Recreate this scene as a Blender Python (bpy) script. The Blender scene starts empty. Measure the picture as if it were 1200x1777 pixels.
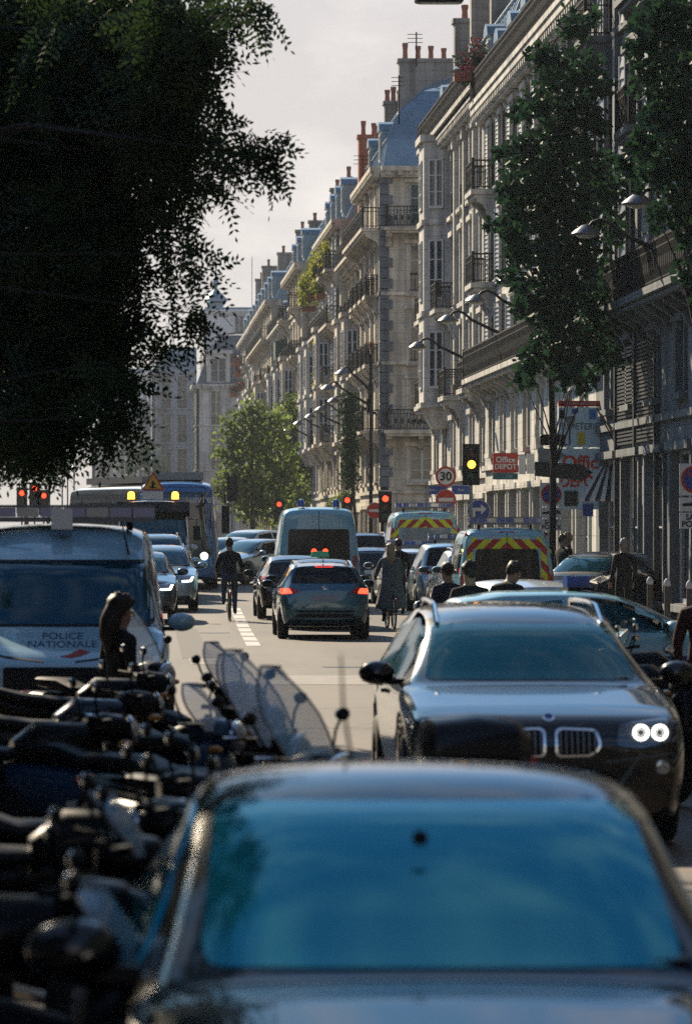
import bpy, bmesh, math, random
from mathutils import Vector, Matrix
from mathutils.bvhtree import BVHTree
R = math.radians
random.seed(7)
scene = bpy.context.scene
C = scene.collection
# ------------------------------------------------------------------ camera
CAMH = 2.15; F = 7000.0; VX = 210.0; VY = 915.0     # focal length and vanishing point in photograph pixels (1200 wide)
cam_d = bpy.data.cameras.new("camera"); cam = bpy.data.objects.new("camera", cam_d); C.objects.link(cam)
cam.location = (0, 0, CAMH); cam.rotation_euler = (R(90), 0, 0)
cam_d.sensor_fit = 'HORIZONTAL'; cam_d.sensor_width = 24.0; cam_d.lens = F * 24 / 1200
cam_d.shift_x = (600 - VX) / 1200; cam_d.shift_y = (VY - 888.5) / 1200
cam_d.clip_start = 0.5; cam_d.clip_end = 6000
cam_d.dof.use_dof = True; cam_d.dof.focus_distance = 84; cam_d.dof.aperture_fstop = 4.6
scene.camera = cam
# ------------------------------------------------------------------ sky, sun, exposure
SUN_EL, SUN_AZ = 31.0, -22.0          # azimuth from +Y, negative is towards -X
world = bpy.data.worlds.new("World"); scene.world = world; world.use_nodes = True
wn = world.node_tree; wn.nodes.clear()
wo = wn.nodes.new('ShaderNodeOutputWorld'); bg = wn.nodes.new('ShaderNodeBackground')
sky = wn.nodes.new('ShaderNodeTexSky'); sky.sky_type = 'NISHITA'; sky.sun_disc = False
sky.sun_elevation = R(SUN_EL); sky.sun_rotation = R(SUN_AZ)
sky.air_density = 1.0; sky.dust_density = 1.0; sky.ozone_density = 1.8; sky.altitude = 50
# thin broken cloud over the whole sky
tc = wn.nodes.new('ShaderNodeTexCoord'); mp = wn.nodes.new('ShaderNodeMapping'); mp.inputs['Scale'].default_value = (14, 14, 30)
nz = wn.nodes.new('ShaderNodeTexNoise'); nz.inputs['Scale'].default_value = 1.0; nz.inputs['Detail'].default_value = 7; nz.inputs['Roughness'].default_value = .58
rp = wn.nodes.new('ShaderNodeValToRGB'); rp.color_ramp.elements[0].position = .48; rp.color_ramp.elements[1].position = .72
rp.color_ramp.elements[0].color = (0, 0, 0, 1); rp.color_ramp.elements[1].color = (.5, .5, .5, 1)
mx = wn.nodes.new('ShaderNodeMix'); mx.data_type = 'RGBA'; mx.blend_type = 'MIX'
wn.links.new(tc.outputs['Generated'], mp.inputs['Vector']); wn.links.new(mp.outputs['Vector'], nz.inputs['Vector'])
wn.links.new(nz.outputs['Fac'], rp.inputs['Fac']); wn.links.new(rp.outputs['Color'], mx.inputs['Factor'])
tint = wn.nodes.new('ShaderNodeMix'); tint.data_type = 'RGBA'; tint.blend_type = 'MULTIPLY'; tint.inputs['Factor'].default_value = 1
tint.inputs['B'].default_value = (.58, 1.1, 1.5, 1); wn.links.new(sky.outputs['Color'], tint.inputs['A']); 
# pale haze low over the horizon, the same all round
sx = wn.nodes.new('ShaderNodeSeparateXYZ'); wn.links.new(tc.outputs['Generated'], sx.inputs[0])
hr_ = wn.nodes.new('ShaderNodeMapRange'); hr_.inputs['From Min'].default_value = 0.1; hr_.inputs['From Max'].default_value = .42; hr_.inputs['To Min'].default_value = .93; hr_.inputs['To Max'].default_value = 0; hr_.interpolation_type = 'SMOOTHSTEP'
wn.links.new(sx.outputs['Z'], hr_.inputs['Value'])
hzm = wn.nodes.new('ShaderNodeMix'); hzm.data_type = 'RGBA'; hzm.inputs['B'].default_value = (8.1, 7.15, 6.65, 1)
wn.links.new(hr_.outputs['Result'], hzm.inputs['Factor']); wn.links.new(tint.outputs['Result'], hzm.inputs['A']); wn.links.new(hzm.outputs['Result'], mx.inputs['A']); mx.inputs['B'].default_value = (12.5, 11.5, 10.7, 1)
wn.links.new(mx.outputs['Result'], bg.inputs['Color']); wn.links.new(bg.outputs[0], wo.inputs['Surface'])
bg.inputs['Strength'].default_value = 0.05
sun_d = bpy.data.lights.new("sun", 'SUN'); sun = bpy.data.objects.new("sun", sun_d); C.objects.link(sun)
sun_d.energy = 5.0; sun_d.angle = R(0.6); sun_d.color = (1.0, .84, .62)
sdir = Vector((math.sin(R(SUN_AZ)) * math.cos(R(SUN_EL)), math.cos(R(SUN_AZ)) * math.cos(R(SUN_EL)), math.sin(R(SUN_EL))))
sun.rotation_euler = (-sdir).to_track_quat('-Z', 'Y').to_euler(); sun.location = (-30, 60, 60)
vs = scene.view_settings
vs.view_transform = 'Standard'; vs.look = 'None'; vs.exposure = 0.95; vs.gamma = 1.0; vs.use_curve_mapping = False
cy = scene.cycles
cy.max_bounces = 6; cy.diffuse_bounces = 1; cy.glossy_bounces = 3; cy.transmission_bounces = 4; cy.transparent_max_bounces = 8
cy.volume_bounces = 0; cy.caustics_reflective = False; cy.caustics_refractive = False; cy.sample_clamp_indirect = 2; cy.sample_clamp_direct = 6
cy.use_denoising = False; cy.use_adaptive_sampling = False
# ------------------------------------------------------------------ placement
def GZ(d):
    "height of the road at distance d: a gentle rise past the crossing"
    return 0.0 if d < 85 else min(.45, .006 * (d - 85))
def PX(px, d): return (px - VX) * d / F
def PZ(py, d): return CAMH + (VY - py) * d / F
# ------------------------------------------------------------------ materials
MATS = {}
def mat(name, col, rough=.6, metal=0., spec=.5, var=0., vscale=3., bump=0., coat=0., emit=None, estr=0., trans=0., col2=None, ior=1.45, alpha=1., ndetail=6, stretch=None):
    if name in MATS: return MATS[name]
    m = bpy.data.materials.new(name); m.use_nodes = True
    nt = m.node_tree; b = nt.nodes['Principled BSDF']
    b.inputs['Base Color'].default_value = (*col, 1); b.inputs['Roughness'].default_value = rough; b.inputs['Metallic'].default_value = metal
    b.inputs['Specular IOR Level'].default_value = spec; b.inputs['IOR'].default_value = ior; b.inputs['Coat Weight'].default_value = coat; b.inputs['Coat Roughness'].default_value = .04
    if trans: b.inputs['Transmission Weight'].default_value = trans
    if alpha < 1: b.inputs['Alpha'].default_value = alpha
    if emit: b.inputs['Emission Color'].default_value = (*emit, 1); b.inputs['Emission Strength'].default_value = estr; m.cycles.emission_sampling = 'NONE'
    if var or bump:
        g = nt.nodes.new('ShaderNodeNewGeometry'); n = nt.nodes.new('ShaderNodeTexNoise')
        n.inputs['Scale'].default_value = vscale; n.inputs['Detail'].default_value = ndetail; n.inputs['Roughness'].default_value = .65
        if stretch:
            mpp = nt.nodes.new('ShaderNodeMapping'); mpp.inputs['Scale'].default_value = stretch
            nt.links.new(g.outputs['Position'], mpp.inputs['Vector']); nt.links.new(mpp.outputs['Vector'], n.inputs['Vector'])
        else: nt.links.new(g.outputs['Position'], n.inputs['Vector'])
        if var:
            r = nt.nodes.new('ShaderNodeValToRGB'); r.color_ramp.elements[0].position = .3; r.color_ramp.elements[1].position = .7
            c2 = col2 or tuple(c * (1 - var) for c in col)
            r.color_ramp.elements[0].color = (*c2, 1); r.color_ramp.elements[1].color = (*[min(1, c * (1 + var * .35)) for c in col], 1)
            nt.links.new(n.outputs['Fac'], r.inputs['Fac']); nt.links.new(r.outputs['Color'], b.inputs['Base Color'])
            rr = nt.nodes.new('ShaderNodeMapRange'); rr.inputs['To Min'].default_value = max(0, rough - .1); rr.inputs['To Max'].default_value = min(1, rough + .1)
            nt.links.new(n.outputs['Fac'], rr.inputs['Value']); nt.links.new(rr.outputs['Result'], b.inputs['Roughness'])
        if bump:
            bp = nt.nodes.new('ShaderNodeBump'); bp.inputs['Strength'].default_value = bump; bp.inputs['Distance'].default_value = .02
            nt.links.new(n.outputs['Fac'], bp.inputs['Height']); nt.links.new(bp.outputs['Normal'], b.inputs['Normal'])
    MATS[name] = m; return m
def leafmat(name, col, trans=.35):
    if name in MATS: return MATS[name]
    m = bpy.data.materials.new(name); m.use_nodes = True; nt = m.node_tree; nt.nodes.clear()
    o = nt.nodes.new('ShaderNodeOutputMaterial'); d = nt.nodes.new('ShaderNodeBsdfDiffuse'); t = nt.nodes.new('ShaderNodeBsdfTranslucent'); g = nt.nodes.new('ShaderNodeBsdfGlossy')
    mm = nt.nodes.new('ShaderNodeMixShader'); m2 = nt.nodes.new('ShaderNodeMixShader')
    gi = nt.nodes.new('ShaderNodeNewGeometry'); n = nt.nodes.new('ShaderNodeTexNoise'); n.inputs['Scale'].default_value = 2.2; n.inputs['Detail'].default_value = 5
    r = nt.nodes.new('ShaderNodeValToRGB'); r.color_ramp.elements[0].position = .35; r.color_ramp.elements[1].position = .65
    r.color_ramp.elements[0].color = (col[0] * .55, col[1] * .62, col[2] * .8, 1); r.color_ramp.elements[1].color = (col[0] * 1.25, col[1] * 1.2, col[2], 1)
    nt.links.new(gi.outputs['Position'], n.inputs['Vector']); nt.links.new(n.outputs['Fac'], r.inputs['Fac'])
    nt.links.new(r.outputs['Color'], d.inputs['Color']); nt.links.new(r.outputs['Color'], t.inputs['Color'])
    g.inputs['Roughness'].default_value = .45; mm.inputs[0].default_value = trans; m2.inputs[0].default_value = .02
    nt.links.new(d.outputs[0], mm.inputs[1]); nt.links.new(t.outputs[0], mm.inputs[2]); nt.links.new(mm.outputs[0], m2.inputs[1]); nt.links.new(g.outputs[0], m2.inputs[2])
    nt.links.new(m2.outputs[0], o.inputs['Surface']); MATS[name] = m; return m
# ------------------------------------------------------------------ mesh builder
class MB:
    def __init__(s): s.v = []; s.f = []; s.mi = []; s.cur = 0
    def add(s, vs_, fs):
        n = len(s.v); s.v += [tuple(p) for p in vs_]; s.f += [tuple(i + n for i in f) for f in fs]; s.mi += [s.cur] * len(fs); return s
    def box(s, x0, x1, y0, y1, z0, z1):
        return s.add([(x0, y0, z0), (x1, y0, z0), (x1, y1, z0), (x0, y1, z0), (x0, y0, z1), (x1, y0, z1), (x1, y1, z1), (x0, y1, z1)],
                     [(3, 2, 1, 0), (4, 5, 6, 7), (0, 1, 5, 4), (1, 2, 6, 5), (2, 3, 7, 6), (3, 0, 4, 7)])
    def obox(s, c, size, M=None):
        hx, hy, hz = [k / 2 for k in size]; M = M or Matrix()
        P = [Vector(c) + M.to_3x3() @ Vector((a * hx, b * hy, e * hz)) for e in (-1, 1) for b in (-1, 1) for a in (-1, 1)]
        return s.add(P, [(2, 3, 1, 0), (4, 5, 7, 6), (0, 1, 5, 4), (1, 3, 7, 5), (3, 2, 6, 7), (2, 0, 4, 6)])
    def tube(s, pts, r, n=8, cap=True):
        pts = [Vector(p) for p in pts]; rs = r if isinstance(r, (list, tuple)) else [r] * len(pts)
        base = len(s.v); up = Vector((0, 0, 1)); prev = None; vs_ = []
        for i, p in enumerate(pts):
            t = (pts[min(i + 1, len(pts) - 1)] - pts[max(i - 1, 0)])
            if t.length < 1e-9: t = Vector((0, 0, 1))
            t.normalize()
            a = prev - t * prev.dot(t) if prev is not None else (up.cross(t) if abs(t.z) < .95 else Vector((1, 0, 0)).cross(t))
            if a.length < 1e-6: a = t.orthogonal()
            a.normalize(); prev = a; b = t.cross(a)
            for k in range(n):
                w = 2 * math.pi * k / n; vs_.append(p + (a * math.cos(w) + b * math.sin(w)) * rs[i])
        fs = [(i * n + k, i * n + (k + 1) % n, (i + 1) * n + (k + 1) % n, (i + 1) * n + k) for i in range(len(pts) - 1) for k in range(n)]
        if cap: fs += [tuple(range(n - 1, -1, -1)), tuple((len(pts) - 1) * n + k for k in range(n))]
        return s.add(vs_, fs)
    def lathe(s, prof, c=(0, 0, 0), M=None, n=16, cap=True):
        "prof: list of (r, h) about the local z axis"
        M = (M or Matrix()).to_3x3(); c = Vector(c)
        vs_ = [c + M @ Vector((r * math.cos(2 * math.pi * k / n), r * math.sin(2 * math.pi * k / n), h)) for r, h in prof for k in range(n)]
        fs = [(i * n + k, i * n + (k + 1) % n, (i + 1) * n + (k + 1) % n, (i + 1) * n + k) for i in range(len(prof) - 1) for k in range(n)]
        if cap: fs += [tuple(range(n - 1, -1, -1)), tuple((len(prof) - 1) * n + k for k in range(n))]
        return s.add(vs_, fs)
    def prism(s, poly, y0, y1, axis='y'):
        "poly in the plane across axis; y: (x,z)  x: (y,z)  z: (x,y)"
        def p3(p, t): return (p[0], t, p[1]) if axis == 'y' else ((t, p[0], p[1]) if axis == 'x' else (p[0], p[1], t))
        n = len(poly)
        return s.add([p3(p, y0) for p in poly] + [p3(p, y1) for p in poly],
                     [tuple(range(n)), tuple(range(2 * n - 1, n - 1, -1))] + [(i, i + n, (i + 1) % n + n, (i + 1) % n) for i in range(n)])
    def sphere(s, c, r, n=10, m=6):
        rx, ry, rz = r if isinstance(r, (tuple, list)) else (r, r, r); c = Vector(c)
        prof = [(max(1e-3, math.sin(math.pi * i / m)), -math.cos(math.pi * i / m)) for i in range(m + 1)]
        vs_ = [c + Vector((rx * q * math.cos(2 * math.pi * k / n), ry * q * math.sin(2 * math.pi * k / n), rz * h)) for q, h in prof for k in range(n)]
        return s.add(vs_, [(i * n + k, i * n + (k + 1) % n, (i + 1) * n + (k + 1) % n, (i + 1) * n + k) for i in range(m) for k in range(n)])
    def mesh(s, name):
        me = bpy.data.meshes.new(name); me.from_pydata(s.v, [], s.f); return me
    def build(s, name, m, parent=None, smooth=False, loc=None, fix=True):
        me = s.mesh(name)
        ms = m if isinstance(m, (list, tuple)) else [m]
        for q in ms: me.materials.append(q)
        if len(ms) > 1: me.polygons.foreach_set('material_index', s.mi)
        if fix:
            bm = bmesh.new(); bm.from_mesh(me); bmesh.ops.recalc_face_normals(bm, faces=bm.faces); bm.to_mesh(me); bm.free()
        return link(name, me, parent, smooth, loc)
def link(name, me, parent=None, smooth=False, loc=None):
    if smooth:
        me.polygons.foreach_set('use_smooth', [True] * len(me.polygons))
        try: me.set_sharp_from_angle(angle=R(40))
        except Exception: pass
    o = bpy.data.objects.new(name, me); C.objects.link(o)
    if parent: o.parent = parent
    if loc: o.location = loc
    return o
def inst(o, parent, loc=(0, 0, 0), rot=(0, 0, 0), scale=None, name=None):
    c = bpy.data.objects.new(name or o.name.split('.')[0], o.data); C.objects.link(c); c.parent = parent; c.location = loc; c.rotation_euler = rot
    if scale: c.scale = scale
    return c
def tag(o, label=None, cat=None, group=None, kind=None):
    if label: o['label'] = label
    if cat: o['category'] = cat
    if group: o['group'] = group
    if kind: o['kind'] = kind
    return o
def thing(name, label, cat, loc=(0, 0, 0), rz=0., group=None):
    o = bpy.data.objects.new(name, None); C.objects.link(o); o.empty_display_size = .2
    o.location = loc; o.rotation_euler = (0, 0, rz); return tag(o, label, cat, group)
def copy_tree(o, parent=None):
    c = o.copy(); C.objects.link(c)
    if parent: c.parent = parent
    for ch in list(o.children): copy_tree(ch, c)
    return c
def text(name, body, size, m, parent, loc, rot, depth=.004, align='CENTER', sx=1., bold=0.):
    cu = bpy.data.curves.new(name, 'FONT'); cu.body = body; cu.size = size; cu.extrude = depth; cu.align_x = align; cu.align_y = 'CENTER'; cu.offset = bold
    cu.resolution_u = 4; cu.space_line = .85
    t = bpy.data.objects.new(name, cu); C.objects.link(t)
    me = bpy.data.meshes.new_from_object(t.evaluated_get(bpy.context.evaluated_depsgraph_get())); bpy.data.objects.remove(t); bpy.data.curves.remove(cu)
    me.materials.clear(); me.materials.append(m)
    o = link(name, me, parent); o.location = loc; o.rotation_euler = rot; o.scale = (sx, 1, 1); return o
def tmpeval(me, mods):
    o = bpy.data.objects.new('tmp', me); C.objects.link(o)
    for f in mods: f(o)
    r = bpy.data.meshes.new_from_object(o.evaluated_get(bpy.context.evaluated_depsgraph_get())); bpy.data.objects.remove(o); return r
def ip(tab, y):
    "piecewise linear table lookup, table sorted by falling key"
    if y >= tab[0][0]: return tab[0][1]
    for (a, va), (b, vb) in zip(tab, tab[1:]):
        if y >= b: return va + (vb - va) * (a - y) / (a - b) if a != b else vb
    return tab[-1][1]
# palette
STONE = mat('stone', (.62, .60, .55), .85, var=.35, vscale=.9, bump=.35)
STONE2 = mat('stone_warm', (.66, .59, .47), .85, var=.38, vscale=.7, bump=.35)
STONE3 = mat('stone_shaded', (.16, .18, .195), .85, var=.4, vscale=.8, bump=.35)  # limestone with shade and its blue cast put into the colour
ZINC = mat('zinc', (.17, .26, .33), .42, .55, var=.3, vscale=1.5)
SLATE = mat('slate', (.085, .10, .12), .55, var=.4, vscale=4)
IRON = mat('iron', (.010, .011, .013), .65, spec=.15)
PANE = mat('window_glass', (.015, .02, .025), .06, spec=.8)
FRAMEW = mat('window_frame_white', (.55, .55, .52), .5, var=.15)
SHUT = mat('shutter', (.42, .43, .42), .6, var=.2)
ZINCS = mat('chimney_render', (.34, .31, .27), .9, var=.35, vscale=.7)
BRICK = mat('brick', (.36, .12, .06), .85, var=.4, vscale=5)
POT = mat('terracotta', (.30, .11, .06), .8, var=.3)
BLACK = mat('black_plastic', (.008, .008, .009), .5, spec=.25)
RUB = mat('rubber', (.012, .012, .012), .8)
CHROME = mat('chrome', (.75, .75, .75), .12, 1.)
DGLASS = mat('tinted_glass', (.003, .008, .012), .04, spec=.28)
RED = mat('red_lens', (.45, .01, .008), .2, coat=.6)
REDON = mat('lit_red', (.5, .02, .01), .3, emit=(1., .045, .015), estr=2.2)
AMBON = mat('lit_amber', (.6, .3, .02), .3, emit=(1., .42, .03), estr=3.5)
WHON = mat('lit_white', (.8, .8, .75), .3, emit=(1., .93, .8), estr=2.2)
LENS = mat('clear_lens', (.35, .37, .4), .08, .6, coat=1.)
SIGNW = mat('sign_white', (.62, .62, .60), .5); SIGNR = mat('sign_red', (.42, .025, .015), .5); SIGNB = mat('sign_blue', (.02, .06, .28), .5)
GREYM = mat('grey_metal', (.22, .23, .24), .5, .5)
WPOL = mat('white_paint', (.56, .64, .69), .25, coat=1., var=.06, vscale=1.2)  # white paint with a little of the shade's blue in the colour
VPOL = mat('shade_blue_white', (.27, .54, .64), .25, coat=1., var=.08, vscale=1.2)  # also white paint; the strong blue of shade is put into the colour
# ================================================================== ground, road, pavements
ASPH = mat('asphalt', (.085, .071, .058), .72, var=.28, vscale=2.2, bump=.25, ndetail=12)
def worn(m):
    nt = m.node_tree; b = nt.nodes['Principled BSDF']; src = b.inputs['Base Color'].links[0].from_socket
    g_ = nt.nodes.new('ShaderNodeNewGeometry'); mp_ = nt.nodes.new('ShaderNodeMapping'); mp_.inputs['Scale'].default_value = (.55, .06, 1); n_ = nt.nodes.new('ShaderNodeTexNoise'); n_.inputs['Scale'].default_value = 1; n_.inputs['Detail'].default_value = 5
    r_ = nt.nodes.new('ShaderNodeValToRGB'); r_.color_ramp.elements[0].position = .38; r_.color_ramp.elements[1].position = .62; r_.color_ramp.elements[0].color = (.55, .55, .57, 1); r_.color_ramp.elements[1].color = (1.3, 1.26, 1.2, 1)
    v_ = nt.nodes.new('ShaderNodeTexVoronoi'); v_.feature = 'DISTANCE_TO_EDGE'; v_.inputs['Scale'].default_value = .28; c_ = nt.nodes.new('ShaderNodeValToRGB'); c_.color_ramp.elements[0].position = 0; c_.color_ramp.elements[1].position = .012; c_.color_ramp.elements[0].color = (.35, .35, .35, 1)
    m1 = nt.nodes.new('ShaderNodeMix'); m2 = nt.nodes.new('ShaderNodeMix')
    for q in (m1, m2): q.data_type = 'RGBA'; q.blend_type = 'MULTIPLY'; q.inputs['Factor'].default_value = 1
    L = nt.links.new; L(g_.outputs['Position'], mp_.inputs['Vector']); L(mp_.outputs['Vector'], n_.inputs['Vector']); L(n_.outputs['Fac'], r_.inputs['Fac']); L(g_.outputs['Position'], v_.inputs['Vector']); L(v_.outputs['Distance'], c_.inputs['Fac'])
    L(src, m1.inputs['A']); L(r_.outputs['Color'], m1.inputs['B']); L(m1.outputs['Result'], m2.inputs['A']); L(c_.outputs['Color'], m2.inputs['B']); L(m2.outputs['Result'], b.inputs['Base Color'])
worn(ASPH)
PAVE = mat('pavement', (.17, .16, .145), .75, var=.3, vscale=1.5, bump=.2)
KERB = mat('kerb_stone', (.26, .25, .23), .7, var=.25)
LINEW = mat('road_paint', (.48, .46, .42), .6, var=.45, vscale=5)
GR = mat('ground_soil', (.14, .13, .12), .9, var=.2)
YS = [-40, 20, 60, 85, 100, 115, 130, 145, 160, 300, 900]
def strip(name, x0, x1, z0, m, ys=YS, z1=None):
    b = MB()
    for a, c in zip(ys, ys[1:]):
        b.add([(x0, a, GZ(a) + z0), (x1, a, GZ(a) + z0), (x1, c, GZ(c) + z0), (x0, c, GZ(c) + z0)], [(0, 1, 2, 3)])
    o = b.build(name, m, fix=False); return tag(o, kind='structure')
def solid_strip(name, x0, x1, zt, m, ys):
    b = MB()
    for a, c in zip(ys, ys[1:]):
        za, zc = GZ(a), GZ(c)
        b.add([(x0, a, za - .1), (x1, a, za - .1), (x1, c, zc - .1), (x0, c, zc - .1), (x0, a, za + zt), (x1, a, za + zt), (x1, c, zc + zt), (x0, c, zc + zt)],
              [(4, 5, 6, 7), (0, 1, 5, 4), (1, 2, 6, 5), (2, 3, 7, 6), (3, 0, 4, 7)])
    o = b.build(name, m, fix=False); return tag(o, kind='structure')
g = MB()
for a, c in zip([-300, 85, 100, 115, 130, 145, 160, 5500], [85, 100, 115, 130, 145, 160, 5500, 5500]):
    if a < c: g.add([(-3500, a, GZ(a) - .03), (3500, a, GZ(a) - .03), (3500, c, GZ(c) - .03), (-3500, c, GZ(c) - .03)], [(0, 1, 2, 3)])
tag(g.build('ground', GR, fix=False), kind='structure')
road = strip('road', -5.0, 9.8, 0, ASPH)
cross = MB(); cross.add([(9.8, 158.5, .4415), (60, 158.5, .4415), (60, 184.5, .45), (9.8, 184.5, .45)], [(0, 1, 2, 3)])
tag(cross.build('side_road', ASPH, fix=False), kind='structure')
for nm, ys in (('pavement', [-40, 20, 60, 85, 100, 115, 130, 145, 157]), ('pavement', [186, 300, 700])):
    solid_strip('pavement', 10.05, 14.0, .13, PAVE, ys); solid_strip('kerb', 9.8, 10.05, .125, KERB, ys)
solid_strip('pavement', -16, -5.25, .13, PAVE, YS); solid_strip('kerb', -5.25, -5.0, .125, KERB, YS)
WORNP = mat('worn_road_paint', (.20, .18, .155), .7, var=.45, vscale=3)
def mark(x0, x1, y0, y1, sk=0., m=None):
    "a painted block on the road, a child of the road"
    return MB().add([(x0, y0, GZ(y0) + .004), (x1, y0, GZ(y0) + .004), (x1 + sk, y1, GZ(y1) + .004), (x0 + sk, y1, GZ(y1) + .004)], [(0, 1, 2, 3)]).build('painted_block', m or LINEW, road, fix=False)
for k in range(9):
    d = 73 + k * 3.3; x = 2.40 + (d - 73) * .0165
    mark(x - .13, x + .13, d, d + 2.6, .04)
mark(1.2, 9.3, 55.0, 58.4, 0, WORNP)
mark(1.0, 9.3, 140, 149, 0, WORNP)
for k in range(7): mark(-4.6 + k * .95, -4.1 + k * .95, 63, 66, 0, WORNP)
def sooty(m):
    "dark rain streaks and ashlar joints"
    nt = m.node_tree; b = nt.nodes['Principled BSDF']; src = b.inputs['Base Color'].links[0].from_socket; L = nt.links.new
    g_ = nt.nodes.new('ShaderNodeNewGeometry'); mp_ = nt.nodes.new('ShaderNodeMapping'); mp_.inputs['Scale'].default_value = (2.4, 2.4, .16); n_ = nt.nodes.new('ShaderNodeTexNoise'); n_.inputs['Scale'].default_value = 1; n_.inputs['Detail'].default_value = 7
    r_ = nt.nodes.new('ShaderNodeValToRGB'); r_.color_ramp.elements[0].position = .36; r_.color_ramp.elements[1].position = .58; r_.color_ramp.elements[0].color = (.5, .5, .5, 1); r_.color_ramp.elements[1].color = (1.05, 1.04, 1.0, 1)
    sp = nt.nodes.new('ShaderNodeSeparateXYZ'); md_ = nt.nodes.new('ShaderNodeMath'); md_.operation = 'MODULO'; md_.inputs[1].default_value = .48; gt = nt.nodes.new('ShaderNodeMath'); gt.operation = 'GREATER_THAN'; gt.inputs[1].default_value = .025
    mr = nt.nodes.new('ShaderNodeMapRange'); mr.inputs['To Min'].default_value = .62
    m1 = nt.nodes.new('ShaderNodeMix'); m2 = nt.nodes.new('ShaderNodeMix')
    for q in (m1, m2): q.data_type = 'RGBA'; q.blend_type = 'MULTIPLY'; q.inputs['Factor'].default_value = 1
    L(g_.outputs['Position'], mp_.inputs['Vector']); L(mp_.outputs['Vector'], n_.inputs['Vector']); L(n_.outputs['Fac'], r_.inputs['Fac']); L(g_.outputs['Position'], sp.inputs[0]); L(sp.outputs['Z'], md_.inputs[0]); L(md_.outputs[0], gt.inputs[0]); L(gt.outputs[0], mr.inputs['Value'])
    L(src, m1.inputs['A']); L(r_.outputs['Color'], m1.inputs['B']); L(m1.outputs['Result'], m2.inputs['A']); L(mr.outputs['Result'], m2.inputs['B']); L(m2.outputs['Result'], b.inputs['Base Color'])
for m_ in (STONE, STONE2, STONE3, ZINCS): sooty(m_)
TAR = mat('tar_patch', (.045, .042, .04), .8, var=.3, vscale=4)
for x0, x1, y0, y1 in ((5.6, 6.5, 60, 72), (1.0, 1.5, 66, 88), (6.9, 7.6, 78, 83)):
    MB().add([(x0, y0, .003), (x1, y0, .003), (x1 + .1, y1, .003), (x0 + .15, y1, .003)], [(0, 1, 2, 3)]).build('tar_patch', TAR, road, fix=False)
for x0, y0 in ((3.4, 62), (5.2, 68.5), (1.9, 82)):
    b_ = MB(); b_.lathe([(.001, .004), (.32, .004), (.32, .006), (.001, .006)], (x0, y0, 0), n=16); b_.build('manhole_cover', mat('cast_iron', (.04, .038, .036), .5, .6), road)
# ================================================================== buildings
WIN = {}
def window_mesh(w, h, bars, style):
    key = (round(w, 2), round(h, 2), bars, style)
    if key in WIN: return WIN[key]
    p = MB(); p.box(-w / 2, w / 2, 0, .03, 0, h); pm = p.mesh('window'); pm.materials.append(PANE)
    f = MB(); t = .07
    f.box(-w / 2, -w / 2 + t, -.05, -.003, 0, h); f.box(w / 2 - t, w / 2, -.05, -.003, 0, h)
    f.box(-w / 2 + t, w / 2 - t, -.05, -.003, h - t, h); f.box(-w / 2 + t, w / 2 - t, -.05, -.003, 0, t * 1.5)
    f.box(-.05, .05, -.055, -.004, t * 1.5, h - t)
    for k in range(1, bars):
        z = h * k / bars; f.box(-w / 2 + t, -.05, -.045, -.005, z - .02, z + .02); f.box(.05, w / 2 - t, -.045, -.005, z - .02, z + .02)
    fm = f.mesh('window_frame'); fm.materials.append(FRAMEW)
    s = None
    if style:
        sb = MB(); lw = w * .42
        sb.box(-lw / 2, -lw / 2 + .05, -.02, .02, 0, h); sb.box(lw / 2 - .05, lw / 2, -.02, .02, 0, h)
        ns = 16 if style == 2 else 8
        for k in range(ns):
            z = h * (k + .5) / ns; sb.add([(-lw / 2 + .05, -.016, z - h / ns * .5), (lw / 2 - .05, -.016, z - h / ns * .5), (lw / 2 - .05, .014, z + h / ns * .42), (-lw / 2 + .05, .014, z + h / ns * .42)], [(0, 1, 2, 3)])
        s = sb.mesh('shutter'); s.materials.append(SHUT)
    WIN[key] = (pm, fm, s); return WIN[key]
RAILS = {}
class Face:
    "a facade plane: u runs along it, n points outwards"
    def __init__(s, kind, x, y): s.k = kind; s.x = x; s.y = y; s.rot = {'right': -90, 'left': 90, 'near': 0}[kind]
    def bx(s, mb, u0, u1, n0, n1, z0, z1):
        if s.k == 'right': mb.box(s.x - n1, s.x - n0, s.y + u0, s.y + u1, z0, z1)
        elif s.k == 'left': mb.box(s.x + n0, s.x + n1, s.y + u0, s.y + u1, z0, z1)
        else: mb.box(s.x + u0, s.x + u1, s.y - n1, s.y - n0, z0, z1)
    def pt(s, u, n, z):
        if s.k == 'right': return (s.x - n, s.y + u, z)
        if s.k == 'left': return (s.x + n, s.y + u, z)
        return (s.x + u, s.y - n, z)
def railing(face, u0, u1, n, z, root, ends=(1, 1), h=.95, step=.15):
    b = MB()
    face.bx(b, u0, u1, n - .05, n, z + h - .05, z + h); face.bx(b, u0, u1, n - .04, n - .01, z + .06, z + .09); face.bx(b, u0, u1, n - .04, n - .01, z + h - .22, z + h - .19)
    k = u0 + step / 2
    while k < u1:
        face.bx(b, k - .014, k + .014, n - .038, n - .012, z, z + h - .05); k += step
    k = u0 + step
    while k < u1 - step:                       # scrollwork plates between the bars
        face.bx(b, k - .045, k + .045, n - .032, n - .018, z + .30, z + .52); k += step * 2
    for e, u in ((0, u0), (1, u1)):
        if not ends[e]: continue
        a, c = (u, u + .05) if e == 0 else (u - .05, u)
        face.bx(b, a, c, 0, n - .05, z + h - .05, z + h); face.bx(b, a, c, 0, n - .05, z + .06, z + .09); face.bx(b, a, c, 0, n - .05, z + h - .22, z + h - .19)
        q = .08
        while q < n - .08:
            face.bx(b, a + .01, c - .01, q - .014, q + .014, z, z + h - .05); q += .13
        face.bx(b, a - .01, c + .01, n - .07, n + .01, z, z + h + .06)
    return b.build('railing', IRON, root)
BRK = {}
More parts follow.
